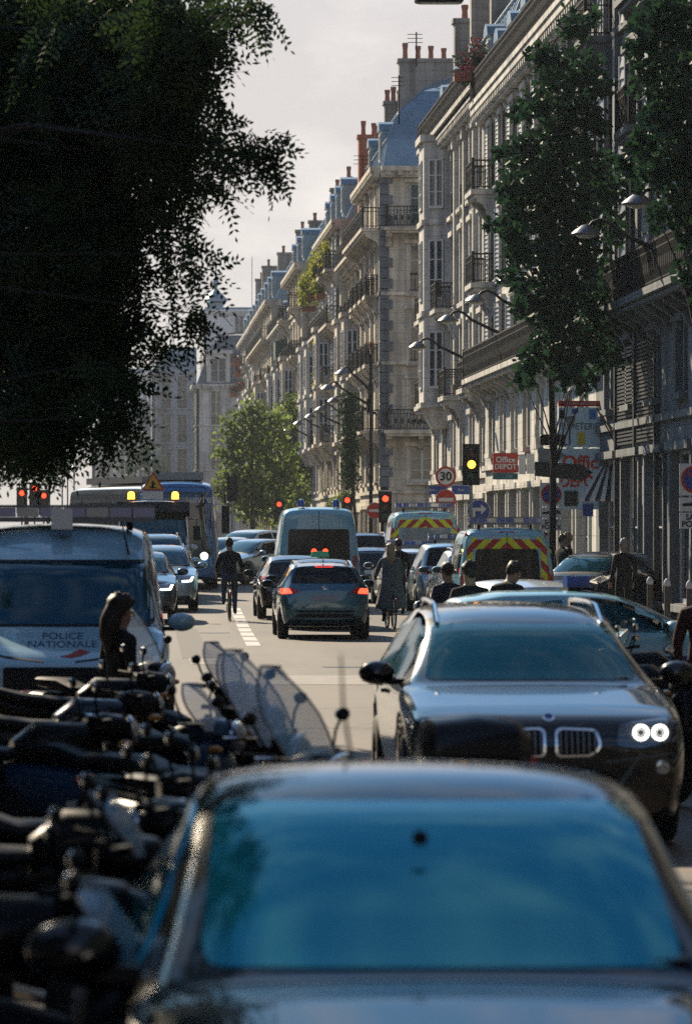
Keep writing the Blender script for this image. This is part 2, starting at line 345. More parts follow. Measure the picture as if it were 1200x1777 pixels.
def balcony(face, u0, u1, z, root, stone, dep=.8, ends=(1, 1), brk=1.5, rail=True, heavy=.45):
    b = MB(); face.bx(b, u0, u1, 0, dep, z - .16, z); face.bx(b, u0 + .06, u1 - .06, 0, dep - .1, z - .28, z - .163)
    o = b.build('balcony', stone, root)
    nb = max(2, int((u1 - u0) / brk) + 1)
    for i in range(nb):
        u = u0 + .2 + (u1 - u0 - .4) * i / (nb - 1); key = (face.k, heavy, dep)
        if key not in BRK:
            q = MB(); prof = [(0, 0), (-(dep - .2), 0), (-(dep - .22), -.12), (-(dep - .4), -.2), (-.18, -heavy * .8), (-.1, -heavy - .1), (0, -heavy - .18)]
            q.prism(prof, -.13, .13, 'x'); me = q.mesh('bracket'); BRK[key] = me
            bm = bmesh.new(); bm.from_mesh(me); bmesh.ops.recalc_face_normals(bm, faces=bm.faces); bm.to_mesh(me); bm.free()
        me = BRK[key]
        kk = (key, stone.name)
        if kk not in BRK: m2 = me.copy(); m2.materials.append(stone); BRK[kk] = m2
        br = link('bracket', BRK[kk], o); br.location = face.pt(u, 0.001, z - .283); br.rotation_euler = (0, 0, R(face.rot))
    if rail: railing(face, u0 + .03, u1 - .03, dep - .04, z, o, ends)
    return o
def facade(face, L, floors, bays, root, stone, ww=1.15, balc=None, sills=True, shut=0, pil=False, arch=True, u_off=.7, ground='shop', bars=3, skipwin=None):
    balc = balc or {}; wall = MB(); trim = MB(); pitch = (L - 2 * u_off) / bays
    for i, (z0, z1) in enumerate(zip(floors, floors[1:])):
        H = z1 - z0; g0 = i == 0
        w = pitch * .72 if g0 and ground == 'shop' else min(ww, pitch * .6)
        zb = z0 + (.45 if (g0 or i == 1) else .02); zt = z1 - (.75 if not g0 else .8)
        if z0 == 0: zb = .5
        face.bx(wall, 0, u_off + (pitch - w) / 2, -.35, 0, z0, z1); face.bx(wall, L - u_off - (pitch - w) / 2, L, -.35, 0, z0, z1)
        for k in range(bays):
            uc = u_off + pitch * (k + .5)
            if k < bays - 1: face.bx(wall, uc + w / 2, uc + pitch - w / 2, -.35, 0, z0, z1)
            face.bx(wall, uc - w / 2, uc + w / 2, -.35, 0, zt, z1); face.bx(wall, uc - w / 2, uc + w / 2, -.35, 0, z0, zb)
            # surround and sill
            face.bx(trim, uc - w / 2 - .17, uc - w / 2 - .003, .002, .07, zb, zt); face.bx(trim, uc + w / 2 + .003, uc + w / 2 + .17, .002, .07, zb, zt)
            face.bx(trim, uc - w / 2 - .25, uc + w / 2 + .25, .002, .16, zt + .02, zt + .2)
            if sills and not (i in balc): face.bx(trim, uc - w / 2 - .2, uc + w / 2 + .2, .002, .2, zb - .16, zb - .02)
            sh = shut if i >= 2 else 0
            pm, fm, sm = window_mesh(w, zt - zb, bars if not g0 else 2, sh)
            wo_ = link('window', pm, root); wo_.location = face.pt(uc, -.2, zb); wo_.rotation_euler = (0, 0, R(face.rot))
            fo = link('window_frame', fm, wo_); fo.location = (0, 0, 0)
            if sm:
                for sgn in (-1, 1):
                    so = link('shutter', sm, wo_); so.location = (sgn * (w / 2 + w * .21), -.32, 0); so.rotation_euler = (0, 0, sgn * R(random.uniform(-16, -5)))
            if i >= 2 and i not in balc and sills:
                r = MB(); face.bx(r, uc - w / 2, uc + w / 2, .03, .07, zb + .85, zb + .9)
                for q in range(7): face.bx(r, uc - w / 2 + w * (q + .5) / 7 - .012, uc - w / 2 + w * (q + .5) / 7 + .012, .04, .06, zb, zb + .85)
                face.bx(r, uc - w / 2, uc + w / 2, .035, .065, zb + .1, zb + .14)
                r.build('window_guard', IRON, root)
        if i > 0: face.bx(trim, 0, L, .002, .12, z0 - .1, z0 + .06)
    zc = floors[-1]
    face.bx(trim, 0, L, 0.002, .5, zc - .22, zc); face.bx(trim, 0, L, 0.002, .32, zc - .5, zc - .223)
    u = .2
    while u < L - .2: face.bx(trim, u, u + .2, .323, .47, zc - .42, zc - .223); u += .55
    if pil:
        for k in range(bays + 1):
            uc = u_off + pitch * k; face.bx(trim, uc - .2, uc + .2, .003, .17, floors[2] + .1, zc - .5)
            face.bx(trim, uc - .28, uc + .28, .003, .24, zc - .9, zc - .503); face.bx(trim, uc - .26, uc + .26, .003, .22, floors[2] + .07, floors[2] + .5)
    wall.build('wall', stone, root); trim.build('moulding', stone, root)
    for i, spec in balc.items():
        z = floors[i]
        if spec == 'full': balcony(face, .15, L - .15, z, root, stone)
        elif spec == 'wrap': balcony(face, .0, L - .15, z, root, stone, dep=.9)
        elif spec == 'each':
            for k in range(bays):
                uc = u_off + pitch * (k + .5); balcony(face, uc - .95, uc + .95, z, root, stone, dep=.65, brk=1.3)
        else:
            for k in spec:
                uc = u_off + pitch * (k + .5); balcony(face, uc - 1.2, uc + 1.2, z, root, stone, dep=.8, brk=1.7, heavy=.7)
def roof(x0, x1, y0, y1, z, tiers, root, m, hip=(0, 0), dorm=0, front='right', dz=0.):
    "tiers: (inset, height) rectangles stacked from the cornice"
    b = MB(); rings = []
    for ins, h in tiers:
        a, c = (x0 + ins, x1) if front == 'right' else (x0, x1 - ins)
        rings.append([(a, y0 + ins * hip[0], z + h), (c, y0 + ins * hip[0], z + h), (c, y1 - ins * hip[1], z + h), (a, y1 - ins * hip[1], z + h)])
    b.v = [p for r in rings for p in r]
    for i in range(len(rings) - 1):
        for k in range(4): b.f.append((i * 4 + k, i * 4 + (k + 1) % 4, i * 4 + 4 + (k + 1) % 4, i * 4 + 4 + k))
    n = len(b.v); b.f.append((n - 4, n - 3, n - 2, n - 1)); b.f.append((3, 2, 1, 0)); b.mi = [0] * len(b.f)
    r = b.build('roof', m, root)
    seam = MB()
    k = y0 + .5
    while k < y1:                                   # standing seams and the roll at the break
        for (i0, h0), (i1, h1) in zip(tiers, tiers[1:]):
            if front == 'right': seam.tube([(x0 + i0 - .01, k, z + h0), (x0 + i1 - .01, k, z + h1)], .03, 4, False)
        k += 1.1
    if front == 'right':
        for ins, h in tiers[1:]: seam.tube([(x0 + ins - .03, y0 + ins * hip[0], z + h), (x0 + ins - .03, y1 - ins * hip[1], z + h)], .07, 6)
    if seam.v: seam.build('roof_seam', m, r)
    for k in range(dorm):
        yc = y0 + (y1 - y0) * (k + .5) / dorm; d_ = MB(); xa = x0 + .25 if front == 'right' else x1 - .25; s = 1 if front == 'right' else -1
        xs = sorted((xa, xa + s * 1.8)); d_.box(xs[0], xs[1], yc - .7, yc + .7, z + .35 + dz, z + 2.0 + dz)
        arc = [(yc - .8, z + 2.003 + dz), (yc + .8, z + 2.003 + dz), (yc + .6, z + 2.3 + dz), (yc, z + 2.45 + dz), (yc - .6, z + 2.3 + dz)]
        xs2 = sorted((xa - s * .12, xa + s * 1.9)); d_.prism(arc, xs2[0], xs2[1], 'x')
        dm = d_.build('dormer', [m, STONE][0], r)
        pm, fm, _ = window_mesh(.9, 1.3, 2, 0)
        w_ = link('dormer_window', pm, r); w_.location = (xa - s * .02, yc, z + .55 + dz); w_.rotation_euler = (0, 0, R(-90 if s > 0 else 90))
        f_ = link('dormer_frame', fm, r); f_.location = w_.location; f_.rotation_euler = w_.rotation_euler
    return r
POTM = {}
def chimney(x0, x1, y0, y1, z0, z1, root, m=None, pots=6, ph=.6, pm=None):
    b = MB(); b.box(x0, x1, y0, y1, z0, z1 - .18); b.box(x0 - .08, x1 + .08, y0 - .08, y1 + .08, z1 - .177, z1)
    c = b.build('chimney', m or ZINCS, root)
    pm = pm or POT
    if pm.name not in POTM:
        q = MB(); q.lathe([(.13, 0), (.11, .35), (.14, .5), (.14, .6), (.10, .6)], n=8); me = q.mesh('chimney_pot'); me.materials.append(pm); POTM[pm.name] = me
    for k in range(pots):
        o = link('chimney_pot', POTM[pm.name], c); o.location = (x0 + (x1 - x0) * (k + .5) / pots, (y0 + y1) / 2, z1); s = random.uniform(.85, 1.3) * ph / .6; o.scale = (1, 1, s)
    return c
def building(label, d0, d1, floors, bays, stone, balc=None, xf=12., depth=11., shut=0, pil=False, rh=((.3, 0), (1.7, 3.0), (5.5, 4.0)), rm=None, dorm=0, side=None, chim=(), hip=(0, 0), face='right', ground='shop', cat='building', group=None, bars=3, sbalc=None, u_off=.7, name='apartment_building', ww=1.15, topbalc=False):
    root = thing(name, label, cat, (0, 0, 0), 0, group)
    fc = Face(face, xf, d0); L = d1 - d0
    b = MB()
    xa, xb = (xf + .352, xf + depth) if face == 'right' else (xf - depth, xf - .352)
    b.box(xa, xb, d0 + (.352 if side else 0), d1, 0, floors[-1]); b.build('core_wall', stone, root)
    facade(fc, L, floors, bays, root, stone, balc=balc, shut=shut, pil=pil, ground=ground, bars=bars, u_off=u_off, ww=ww)
    if topbalc: balcony(fc, .0, L - .1, floors[-1] + .17, root, stone, dep=topbalc, brk=1.2)
    if side:
        fs = Face('near', xf if face == 'right' else xf - depth, d0); facade(fs, depth, floors, side, root, stone, balc=sbalc, shut=0, ground=ground, bars=bars)
    x0, x1 = (xf, xf + depth) if face == 'right' else (xf - depth, xf)
    roof(x0, x1, d0, d1, floors[-1], rh, root, rm or ZINC, hip, dorm, face)
    for c in chim: chimney(*c[:6], root, *c[6:])
    return root
def oriel(root, xf, y0, y1, floors, stone, dep=.9, ch=.55):
    "a canted bay standing out from the street front, with a window in each cant"
    b = MB(); zt = floors[-1]; z0 = floors[0]
    poly = lambda e: [(xf - .001, y0 - e), (xf - dep - e, y0 + ch - e * .4), (xf - dep - e, y1 - ch + e * .4), (xf - .001, y1 + e)]
    b.prism(poly(0), z0, zt, 'z'); b.prism(poly(.12), z0 - .2, z0 - .003, 'z'); b.prism(poly(.14), zt + .003, zt + .25, 'z')
    n = len(b.v); P0 = poly(-.02); P1 = poly(-.45)
    b.add([(x, y, z0 - .203) for x, y in P0] + [(x, y, z0 - .95) for x, y in P1], [(0, 1, 5, 4), (1, 2, 6, 5), (2, 3, 7, 6), (4, 5, 6, 7)])
    for z in floors[1:-1]: b.prism(poly(.09), z - .1, z + .1, 'z')
    o = b.build('bay', stone, root); th = math.atan2(ch, dep); wid = math.hypot(ch, dep)
    for za, zb in zip(floors, floors[1:]):
        h = zb - za - 1.15
        for (cx, cy_), rot, w in (((xf - dep / 2, y0 + ch / 2), -th, wid * .6), ((xf - dep, (y0 + y1) / 2), -math.pi / 2, min(1.2, (y1 - y0 - 2 * ch) * .6))):
            pm, fm, _ = window_mesh(round(w, 2), round(h, 2), 3, 0); nx, ny = math.sin(rot), -math.cos(rot)
            w_ = link('bay_window', pm, o); w_.location = (cx + nx * .012, cy_ + ny * .012, za + .5); w_.rotation_euler = (0, 0, rot); f_ = link('bay_window_frame', fm, o); f_.location = w_.location; f_.rotation_euler = (0, 0, rot)
    return o
ff = lambda z0, hs: [0] + [z0 + sum(hs[:k]) for k in range(len(hs) + 1)]
# --- the terrace on the sunny side, near to far
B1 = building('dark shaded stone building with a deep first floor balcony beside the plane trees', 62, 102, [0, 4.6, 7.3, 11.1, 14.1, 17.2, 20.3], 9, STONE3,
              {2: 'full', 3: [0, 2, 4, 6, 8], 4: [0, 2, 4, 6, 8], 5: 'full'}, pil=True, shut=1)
B2 = building('pale stone building with louvred shutters, flowered top balcony and red stationery shop sign', 102.02, 133, [0, 4.1, 7.0, 10.0, 13.0, 15.9], 8, STONE,
              {2: 'full', 3: [7], 4: [7]}, shut=2, dorm=7, topbalc=.55, rh=((.8, 0), (.9, 2.9), (2.2, 5.2), (5, 6)), chim=((14.5, 19, 117, 117.7, 18, 24.5),))
B3 = building('carved limestone building with pilasters and a bracketed top balcony at the street corner', 133.02, 158, [0, 3.9, 6.8, 10.1, 13.5, 16.7], 6, STONE,
              {2: [0, 2, 5], 3: [3, 5]}, pil=True, topbalc=.6, rh=((.4, 0), (.6, 1.8), (1.1, 3.2), (2.0, 4.3), (4.5, 5.0)), dorm=4, xf=12.15,
              chim=((13.0, 18, 157.2, 157.95, 17, 22.0), (13.1, 17.5, 151, 151.7, 17, 23.4, None, 5), (13.3, 17.5, 145, 145.7, 17, 24.8)))
B4 = building('rounded mansard corner building beyond the side street with wrapped balconies and quoins', 185, 201, [0, 3.8, 6.6, 9.7, 12.9, 15.9, 18.7], 4, STONE2,
              {2: 'wrap', 3: 'each', 4: 'each', 5: 'wrap'}, side=4, sbalc={2: 'full', 5: 'full'}, rh=((.1, 0), (.35, 1.3), (1.0, 2.7), (2.1, 3.7), (4, 4.4)), hip=(1, 0), xf=11.9, dorm=2,
              chim=((13.3, 17, 193, 193.8, 18.7, 24.6), (13.0, 14.2, 199, 199.8, 18.7, 23.2, None, 4)))
q_ = MB()
for k in range(30):
    w_ = .55 if k % 2 else .38
    q_.box(11.83, 11.898, 185 - .0, 185 + w_, 4 + k * .48, 4.44 + k * .48); q_.box(11.83, 11.9 + w_, 184.93, 184.998, 4 + k * .48, 4.44 + k * .48)
q_.build('quoin', STONE3, B4)
B5 = building('sunlit building with a tall orange brick chimney wall behind the lamp post', 201.02, 216, ff(3.7, [2.9, 3.1, 3.1, 3.0]), 4, STONE2, {2: 'each', 3: [0, 2], 4: 'each'}, dorm=3, topbalc=.75, rh=((1.2, 0), (1.7, 3.4), (4, 4.6)), xf=12.15, chim=((12.6, 17, 214, 215, 18, 23.0, BRICK, 8), (12.9, 16, 208, 208.8, 18, 22.2, BRICK, 5)))
B6 = building('sunlit building whose balconies overflow with yellow green plants', 216.02, 238, ff(3.9, [2.9, 3.2, 3.1, 3.0, 2.6]), 6, STONE2, {2: [1, 3, 5], 3: [1, 3], 4: 'full', 5: [0, 2, 4]}, shut=1, dorm=4, xf=11.75, chim=((13, 17, 236, 236.8, 17, 22.6),))
B7 = building('building with a plain iron balcony run just past the plant covered one', 238.02, 259, ff(3.9, [3., 3.2, 3.1, 3.1]), 5, STONE, {2: 'each', 3: [0, 2, 4], 4: [1, 4]}, dorm=3, topbalc=.75, rh=((1.2, 0), (1.7, 3.4), (4, 4.6)), xf=12.1, chim=((13, 18, 250, 250.8, 17, 23.2),))
B8 = building('narrow stone building carrying a low first floor balcony above the far trees', 259.02, 281, ff(4.0, [2.9, 3.2, 3.2, 3.1, 2.8]), 5, STONE2, {2: 'full', 3: [1, 3], 4: 'each', 5: [0, 4]}, dorm=3, xf=11.6, chim=((13, 18, 279, 279.8, 17, 23.4),))
B9 = building('hazy grey building with a dark green awning on its upper balcony', 281.02, 312, ff(4.0, [3., 3.3, 3.2, 3.1]), 6, STONE, {3: 'each', 4: [1, 5]}, dorm=4, topbalc=.75, rh=((1.2, 0), (1.7, 3.8), (4, 5.4)), xf=11.95, chim=((13, 19, 300, 300.8, 18, 24.3),))
b_ = MB(); b_.prism([(10.75, PZ(594, 283)), (11.94, PZ(586, 283)), (11.94, PZ(589, 283)), (10.75, PZ(624, 283))], 281.4, 284.6); b_.build('awning', mat('awning_green', (.012, .05, .045), .8, var=.3), B9)
B10 = building('hazy building with pots of pink flowers near the end of the terrace', 312.02, 350, ff(4.0, [3., 3.3, 3.3, 3.2, 3.]), 8, STONE2, {2: 'each', 4: [0, 3, 6], 5: 'full'}, dorm=5, xf=11.6, chim=((13, 19, 335, 335.8, 18, 25.0),))
B11 = building('farthest house of the sunny terrace with a tall plain chimney wall', 350.02, 400, ff(4.2, [3.1, 3.3, 3.3, 3.2, 3.1]), 9, STONE, {3: 'each', 5: [1, 4, 7]}, dorm=6, xf=11.9, chim=((12.8, 20, 366, 367, 18, 25.9), (13, 20, 390, 391, 18, 26.2)))
for B_, xf_, fl_, ys_, st_ in ((B3, 12.15, [6.8, 10.1, 13.5, 16.5], ((149.5, 153.0),), STONE), (B5, 12.15, [6.6, 9.7, 12.8], ((203.5, 206.8), (210, 213.4)), STONE2), (B6, 11.75, [6.8, 10.0, 13.1], ((224.5, 228),), STONE2), (B7, 12.1, [6.9, 10.1, 13.2], ((244, 247.6), (252, 255.6)), STONE), (B8, 11.6, [6.9, 10.1, 13.3], ((268, 272),), STONE2), (B9, 11.95, [7., 10.3, 13.5], ((290, 294), (303, 307)), STONE), (B10, 11.6, [7., 10.3, 13.6], ((322, 327), (340, 345)), STONE2), (B11, 11.9, [7.3, 10.6, 13.9], ((358, 363), (374, 379)), STONE)):
    for a_, c_ in ys_: oriel(B_, xf_, a_, c_, fl_, st_)
# --- houses closing the view
E1 = building('pale stone house with a dark slate mansard and white dormer closing the street', 452, 470, [0, 4.5, 8.6, 13.6, 18.2], 5, STONE, {}, xf=8.4, depth=17, side=5, ground='none', rm=SLATE, rh=((.2, 0), (1.4, 3.3), (1.5, 3.5), (2.8, 5.6), (6, 6)), hip=(1, 0), ww=1.3)
def dormer_near(x, y, z, w, h, root, m):
    b = MB(); b.box(x - w / 2, x - w / 2 + .45, y - .25, y + 1.6, z, z + h); b.box(x + w / 2 - .45, x + w / 2, y - .25, y + 1.6, z, z + h)
    b.box(x - w / 2 + .45, x + w / 2 - .45, y - .25, y + 1.6, z + h - .5, z + h); b.box(x - w / 2 - .3, x + w / 2 + .3, y - .4, y + 1.8, z + h + .003, z + h + .4)
    o = b.build('dormer', m, root); pm, fm, _ = window_mesh(w - .9, h - .5, 2, 0)
    p_ = link('dormer_window', pm, o); p_.location = (x, y + .1, z); f_ = link('dormer_frame', fm, o); f_.location = p_.location
dormer_near(10.9, 452.2, 18.4, 2.6, 3.2, E1, mat('white_stone', (.55, .52, .46), .8, var=.2))
dormer_near(15.2, 452.2, 18.4, 2.6, 3.2, E1, MATS['white_stone'])
E2 = building('tall white rendered block with rooftop vents and domed turret behind the slate mansard', 490, 510, [0, 8, 14, 19, 23.5, 28.6], 3, mat('white_render', (.72, .71, .69), .9, var=.15), {}, xf=10.0, depth=16, side=2, ground='none', rh=((.2, 0), (.3, .3)), chim=((11, 16, 488, 489.6, 20, 24.3), ), ww=.9)  # white walls lightened further in place of haze
t_ = MB(); t_.lathe([(.9, 28.6), (.9, 29.6), (1.4, 29.8), (1.4, 30.1), (.7, 30.8), (.25, 31.2), (.15, 31.6), (.4, 32.0), (.35, 32.4), (.1, 32.8), (.06, 34.4)], (11.6, 494, 0), n=16); t_.build('turret', ZINC, E2, True)
E3 = building('hazy blue grey house wrapped in scaffolding beyond the bus', 470, 500, [0, 4, 8, 12, 16, 20.5], 4, mat('hazed_render', (.58, .62, .65), .9, var=.2), {}, xf=3.6, depth=5.2, side=2, ground='none', rh=((.2, 0), (1.5, 2.2), (2.4, 2.6)), ww=1.2)  # pale blue of the haze put into the wall colour
s_ = MB()
for k in range(5): s_.tube([(3.3 + k * .5, 468.6, 0), (3.3 + k * .5, 468.6, 22)], .07, 5)
for k in range(11): s_.box(3.2, 5.4, 468.2, 469.6, 2 * k + 1.9, 2 * k + 2.0)
s_.build('scaffold', GREYM, E3)
E4 = building('distant pale grey tower block with rows of horizontal windows above the rooftops', 820, 850, [0] + [5 + 3.2 * k for k in range(10)], 4, mat('hazed_concrete', (.7, .72, .74), .9), {}, xf=-3, depth=9.2, side=6, ground='none', rh=((.0, 0), (.1, .6)), bars=1, name='tower_block')  # paleness of the haze put into the concrete colour
E5 = building('low hazy house between the tower block and the bus roof', 560, 585, [0, 4, 8, 12, 15.5], 4, STONE, {}, xf=-4, depth=9, side=3, ground='none', rm=SLATE)
# --- the shady side of the street
for k, (a, b_, lb) in enumerate(((250, 300, 'sun starved house behind the trees on the bus side of the street'), (300.02, 360, 'long stone house farther along the bus side behind thin trees'), (360.02, 450, 'farthest stone house on the bus side fading in haze'))):
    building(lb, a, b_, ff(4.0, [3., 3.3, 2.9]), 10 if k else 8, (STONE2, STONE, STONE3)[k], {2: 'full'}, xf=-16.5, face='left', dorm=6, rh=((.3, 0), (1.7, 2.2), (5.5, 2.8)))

# --- houses beside and behind the viewpoint: they shade the street and stand in its reflections
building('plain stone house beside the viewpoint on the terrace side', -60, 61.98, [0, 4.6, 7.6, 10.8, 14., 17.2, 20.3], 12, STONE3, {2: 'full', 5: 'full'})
for a, b_, lb in ((-60, 60, 'stone house beside the viewpoint on the tree side'), (60.02, 150, 'stone house behind the big feathery tree'), (150.02, 249.98, 'stone house behind the shadowy street tree')):
    building(lb, a, b_, ff(4.0, [3., 3.3, 2.9]), 12, STONE, {2: 'full'}, xf=-16.5, face='left', rh=((.3, 0), (1.7, 2.2), (5.5, 2.8)))
# ================================================================== vehicles
def shell(P, parent, m, name='body', lv=2):
    "a car or van body lofted from side and plan profiles; front at +y"
    ys = sorted(set([k for t in (P['top'], P['belt'], P['wid']) for k, _ in t]), reverse=True)
    for wy in P['wheels']:
        for a in (-1, -.86, -.5, 0, .5, .86, 1): ys.append(wy + a * (P['wr'] + .07))
    ys = sorted(set(round(y, 3) for y in ys), reverse=True)
    zs = [ys[0]]
    for y in ys[1:]:
        if zs[-1] - y > .035 or y in [k for k, _ in P['top']]: zs.append(y)
    ys = zs; rings = []
    for y in ys:
        zl = ip(P['low'], y); zt = ip(P['top'], y); zb = min(ip(P['belt'], y), zt - .01); W = ip(P['wid'], y); wt = ip(P['wtop'], y); wb = ip(P.get('wbelt', [(9, .96)]), y) * W
        for wy in P['wheels']:
            q = (P['wr'] + .06) ** 2 - (y - wy) ** 2
            if q > 0: zl = max(zl, P['wr'] + math.sqrt(q) * .98 - .02)
        zl = min(zl, zb - .12); e = min(P.get('edge', .07), (zt - zb) * .6); tk = P.get('tuck', .93)
        rings.append([(0, zl), (W * tk * .7, zl), (W * tk, zl + .02), (W, zl + (zb - zl) * .45), (W * .995, zl + (zb - zl) * .82), (wb, zb), (wt, zt - e), (wt * .82, zt - e * .3), (0, zt)])
    n = 9; vs_ = []; fs = []
    for y, r in zip(ys, rings):
        vs_ += [(x, y, z) for x, z in r] + [(-x, y, z) for x, z in r[-2:0:-1]]
    m_ = 2 * n - 2
    for i in range(len(ys) - 1):
        for k in range(m_): fs.append((i * m_ + k, i * m_ + (k + 1) % m_, (i + 1) * m_ + (k + 1) % m_, (i + 1) * m_ + k))
    for base in (0, (len(ys) - 1) * m_):
        L_ = [base + k for k in range(n)]; R_ = [base + (m_ - k) % m_ for k in range(n)]
        for k in range(n - 1):
            q = [L_[k], L_[k + 1], R_[k + 1], R_[k]]; q = list(dict.fromkeys(q)); fs.append(tuple(q))
    me = bpy.data.meshes.new(name); me.from_pydata(vs_, [], fs)
    bm = bmesh.new(); bm.from_mesh(me); bmesh.ops.recalc_face_normals(bm, faces=bm.faces)
    cl = bm.edges.layers.float.new('crease_edge')
    bm.verts.ensure_lookup_table()
    for e in bm.edges:
        a, b = e.verts[0].index, e.verts[1].index; ka, kb = a % m_, b % m_
        ka = min(ka, m_ - ka); kb = min(kb, m_ - kb)
        if ka == kb and ka in (5, 6): e[cl] = P.get('crease', .55)
        if ka == kb and ka == 2: e[cl] = .8
        if a // m_ == b // m_ and a // m_ in (0, len(ys) - 1): e[cl] = P.get('endcrease', .35)
    bm.to_mesh(me); bm.free()
    def sub(o):
        s = o.modifiers.new('s', 'SUBSURF'); s.levels = lv; s.render_levels = lv
    r = tmpeval(me, [sub]); r.materials.clear(); r.materials.append(m)
    o = link(name, r, parent, True)
    bv = BVHTree.FromPolygons([v.co.copy() for v in r.vertices], [tuple(p.vertices) for p in r.polygons])
    return o, bv
def rnd(poly, r=.03, n=3):
    "round the corners of a 2-D polygon"
    out = []; N = len(poly)
    for i in range(N):
        p = Vector(poly[i]); a = Vector(poly[i - 1]) - p; b = Vector(poly[(i + 1) % N]) - p
        q = min(r, a.length * .45, b.length * .45); A = p + a.normalized() * q; B = p + b.normalized() * q
        for k in range(n + 1):
            t = k / n; out.append(tuple(A * (1 - t) ** 2 + p * 2 * t * (1 - t) + B * t * t))
    return out
def patch(bv, poly, side, m, name, parent, off=.006, th=.02, cuts=3, smooth=True, r=.03):
    "a panel with the given outline, pressed onto the body from one side: f front, b back, l/r flanks, t top"
    if r: poly = rnd(poly, r)
    bm = bmesh.new(); V = [bm.verts.new((p[0], p[1], 0)) for p in poly]; f = bm.faces.new(V)
    xs = [p[0] for p in poly]; zs = [p[1] for p in poly]
    st = max(max(xs) - min(xs), max(zs) - min(zs)) / (cuts * 2.2)
    for ax in (0, 1):                                   # slice into a grid so that the panel can follow the curve
        lo, hi = (min(xs), max(xs)) if ax == 0 else (min(zs), max(zs))
        n = int((hi - lo) / st)
        for k in range(1, n + 1):
            c = lo + (hi - lo) * k / (n + 1); co = (c, 0, 0) if ax == 0 else (0, c, 0); no = (1, 0, 0) if ax == 0 else (0, 1, 0)
            bmesh.ops.bisect_plane(bm, geom=bm.verts[:] + bm.edges[:] + bm.faces[:], plane_co=co, plane_no=no)
    D = {'f': ((0, -1, 0), lambda p: (p.x, 9, p.y)), 'b': ((0, 1, 0), lambda p: (p.x, -9, p.y)), 'r': ((-1, 0, 0), lambda p: (9, p.x, p.y)), 'l': ((1, 0, 0), lambda p: (-9, p.x, p.y)), 't': ((0, 0, -1), lambda p: (p.x, p.y, 9))}
    d, fn = D[side]; d = Vector(d); pend = []; hits = []
    for v in bm.verts:
        o = Vector(fn(v.co)); h = bv.ray_cast(o, d)
        if h[0] is None: pend.append((v, o))
        else: hits.append((v.co.copy(), h[0])); v.co = h[0] - d * off
    for v, o in pend:
        if hits:
            q = min(hits, key=lambda t: (t[0] - v.co).length)[1]
            k = max(range(3), key=lambda i: abs(d[i])); c = o.copy(); c[k] = q[k]; v.co = c - d * off
    g = bmesh.ops.extrude_face_region(bm, geom=bm.faces[:])
    for e in g['geom']:
        if isinstance(e, bmesh.types.BMVert): e.co += d * th
    bmesh.ops.recalc_face_normals(bm, faces=bm.faces)
    me = bpy.data.meshes.new(name); bm.to_mesh(me); bm.free(); me.materials.append(m)
    return link(name, me, parent, smooth)
def mir(poly): return [(-x, z) for x, z in reversed(poly)]
WHEELS = {}
def wheel(parent, x, y, r, w=.2, rimm=None, name='wheel'):
    key = (r, w)
    if key not in WHEELS:
        M = Matrix.Rotation(R(90), 3, 'Y')
        t = MB(); t.lathe([(r * .62, -w / 2), (r * .93, -w / 2), (r, -w * .34), (r, w * .34), (r * .93, w / 2), (r * .62, w / 2)], M=M, n=22, cap=False)
        t.lathe([(r * .62, w / 2), (r * .62, -w / 2)], M=M, n=22, cap=False)
        tm = t.mesh('tyre'); tm.materials.append(RUB)
        q = MB(); q.lathe([(.001, -w * .3), (r * .61, -w * .25), (r * .61, w * .25), (.001, w * .3)], M=M, n=18, cap=False)
        for k in range(5):
            a = 2 * math.pi * k / 5
            for s in (-1, 1): q.obox((s * w * .36, math.sin(a) * r * .33, math.cos(a) * r * .33), (.02, .05, r * .56), Matrix.Rotation(-a, 4, 'X'))
        qm = q.mesh('rim'); qm.materials.append(GREYM); tm.polygons.foreach_set('use_smooth', [True] * len(tm.polygons)); WHEELS[key] = (tm, qm)
    tm, qm = WHEELS[key]
    t = link(name, tm, parent); t.location = (x, y, r); q = link('rim', qm, t); return t
def mirror(parent, x, y, z, m, big=1.):
    b = MB(); s = 1 if x > 0 else -1
    b.obox((x - s * .09 * big, y, z - .06), (.16, .05, .04)); arm = b.build('mirror_arm', BLACK, parent)
    c = MB(); c.sphere((x + s * .05 * big, y, z), (.13 * big, .08 * big, .085 * big), 14, 8); o = c.build('mirror', m, parent, True)
    g = MB(); g.box(x + s * .05 * big - .1 * big, x + s * .05 * big + .1 * big, y - .085 * big, y - .062 * big, z - .06 * big, z + .06 * big); g.build('mirror_glass', DGLASS, o)
